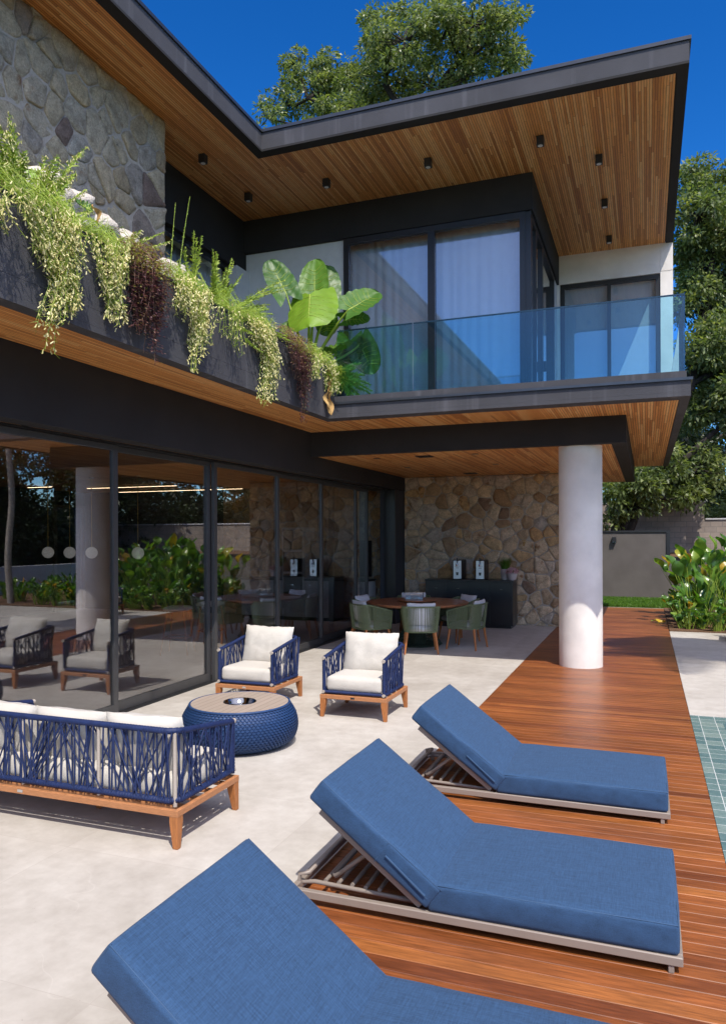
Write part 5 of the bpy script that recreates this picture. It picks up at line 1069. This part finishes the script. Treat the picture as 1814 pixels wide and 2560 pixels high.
# elephant ears
def ear(mb, base, stem_mid, attach, tip, W, face, tint, sm, cup=.25, droop=.1):
    base, attach, tip = Vector(base), Vector(attach), Vector(tip); pts = []
    mid = Vector(stem_mid)
    for j in range(9): f = j/8; pts.append(base*(1-f)**2+mid*2*f*(1-f)+attach*f*f)
    sm.tube(pts, [.026-.014*j/8 for j in range(9)], 8, tint=.55)
    d = tip-attach; L = d.length; d.normalize(); fc = Vector(face); nrm = (fc-d*fc.dot(d)).normalized(); side = d.cross(nrm); nt, nk = 22, 17; vs = []
    for i in range(nt):
        f = i/(nt-1); w = W*.5*max(0, 1-((f-.36)/.645)**2)**.5
        for j in range(nk):
            k = -1+2*j/(nk-1); ak = abs(k); al = L*f-.36*L*ak**.8*(1-f)**2.2
            z = cup*w*ak**1.3-droop*L*f*f+.008*math.sin((f-.42*ak)*46)*min(1, ak*4)*(1-f*.6)+.014*noise.noise(Vector((f*5+tip.x*9, k*2.5, tip.z)))
            z += (.010*math.sin(f*38+k*3)*ak**4)
            vs.append(attach+d*al+side*(w*k)+nrm*z)
    mb.add(vs, [(i*nk+j, i*nk+j+1, (i+1)*nk+j+1, (i+1)*nk+j) for i in range(nt-1) for j in range(nk-1)], 0, True, tint)
    r_ = [vs[i*nk+nk//2]-nrm*.004 for i in range(nt)]; sm.tube(r_, [.008*(1-i/nt)+.002 for i in range(nt)], 5, tint=.8)
    for s_ in (-1, 1):
        for q in range(1, 7):
            i0 = int(q*2.4); jj = [nk//2+s_*x for x in (0, 2, 4, 6, 7)]; ii = [min(nt-1, i0+x) for x in (0, 1, 2, 3, 3)]; sm.tube([vs[a*nk+c_]+nrm*.003 for a, c_ in zip(ii, jj)], [.0032, .003, .0022, .0015, .001], 4, tint=.75)
B0 = (-4.5, 9.78, 4.25)
t = thing('elephant_ear_plant', 'tall elephant ear plant with huge ribbed leaves at the end of the planter', 'plant', (0, 0, 0)); lf = MB(); sm = MB()
q5 = at; zz5 = lambda x, y: (380+x/3.056, 330+y/3.056); pp5 = lambda x, y, Y: at(*zz5(x, y), Y); yy2 = lambda x, y, Y: at(907+x/1.7905, y/1.7905, Y)
ear(lf, B0, pp5(1120, 1560, 9.7), pp5(1025, 1235, 9.6), pp5(895, 985, 9.75), .42, (.5, -.85, .2), .15, sm, .22, -.02)
lfm = None
ear(lf, B0, pp5(1225, 1400, 9.8), pp5(1240, 1260, 9.95), pp5(1240, 970, 10.15), .46, (.1, -1, .15), .62, sm, .2, .02)
ear(lf, B0, pp5(1290, 1400, 9.9), pp5(1335, 1300, 10.2), pp5(1345, 1015, 10.5), .42, (.6, -.8, .1), .2, sm, .2, .02)
ear(lf, B0, pp5(1190, 1420, 9.7), pp5(1205, 1240, 9.6), pp5(1190, 1470, 9.15), .74, (0, -.75, .7), .95, sm, -.42, .05)
ear(lf, B0, pp5(1330, 1560, 9.9), at(871, 774, 9.75), at(948, 728, 10.0), .56, (.1, -.8, .6), .45, sm, .2, .05)
ear(lf, B0, pp5(1330, 1560, 9.9), at(862, 800, 9.95), at(925, 795, 10.1), .26, (.3, -.9, .4), .4, sm, .2, .02)
ear(lf, B0, pp5(1330, 1600, 10.0), at(750+130/2.4985, 850+90/2.4985, 10.15), at(750+285/2.4985, 850+40/2.4985, 10.15), .30, (0, -.7, .7), .6, sm, .15, .05)
ear(lf, B0, pp5(1240, 1560, 9.8), pp5(1330, 1420, 9.95), pp5(1345, 1560, 9.95), .34, (.2, -.9, .4), .3, sm, .2, .05)
ear(lf, B0, pp5(1100, 1640, 9.7), pp5(1065, 1510, 9.6), pp5(985, 1475, 9.6), .26, (.2, -.8, .5), .25, sm, .2, .05)
ear(lf, B0, (-4.0, 10.3, 4.6), (-3.95, 10.35, 4.75), (-3.75, 10.4, 4.30), .45, (.1, -1, .3), .15, sm, .2, .05)
ear(lf, B0, (-4.2, 10.2, 4.6), (-4.1, 10.35, 4.8), (-4.15, 10.35, 4.35), .42, (.1, -1, .3), .3, sm, .2, .05)
obj('leaf_blades', lf, 'aloc', t); obj('stalks', sm, 'stem', t)
t = thing('broken_leaf_plant', 'drooping broken elephant ear leaf with a brown tip over the boulders', 'plant', (0, 0, 0)); lf = MB(); sm = MB(); z8 = lambda x, y, Y: at(x/3.248, 380+y/3.248, Y)
ear(lf, z8(600, 640, 5.35), z8(650, 560, 5.4), z8(735, 470, 5.5), z8(615, 395, 5.4), .12, (.5, -.6, .7), .45, sm, .3, .0)
obj('leaf_blades', lf, 'aloc', t); obj('stalks', sm, 'stem', t); b = MB(); paddle(b, z8(750, 440, 5.5), Vector((.3, .3, -1)), .16, .08, .01, random.Random(3), .3, .1); obj('brown_tip', b, ['dead', 'dead'], t)
t = thing('yellow_leaf_plant', 'broad yellow green leaf behind the feathery bush at the top left', 'plant', (0, 0, 0)); lf = MB(); sm = MB()
ear(lf, z8(380, 460, 5.0), z8(360, 330, 5.1), z8(290, 240, 5.1), z8(410, 240, 5.2), .30, (.5, -.6, .5), 1.0, sm, .15, .05); obj('leaf_blades', lf, 'aloc', t); obj('stalks', sm, 'stem', t)
b = MB(); rgl = random.Random(6)
for k in range(5): paddle(b, Vector((0, 0, 0))+Vector((0, rgl.uniform(-.02, .02), -.1*k)), Vector((rgl.uniform(-.1, .2), rgl.uniform(-.3, .3), -1)), .22, .10, .03, rgl, rgl.random(), .0)
o = obj('withered_leaf', b, ['dead', 'dead']); o.location = (-4.08, 9.46, 4.22); tag(o, 'withered brown leaf hanging from the planter corner beside the balustrade', 'leaf')
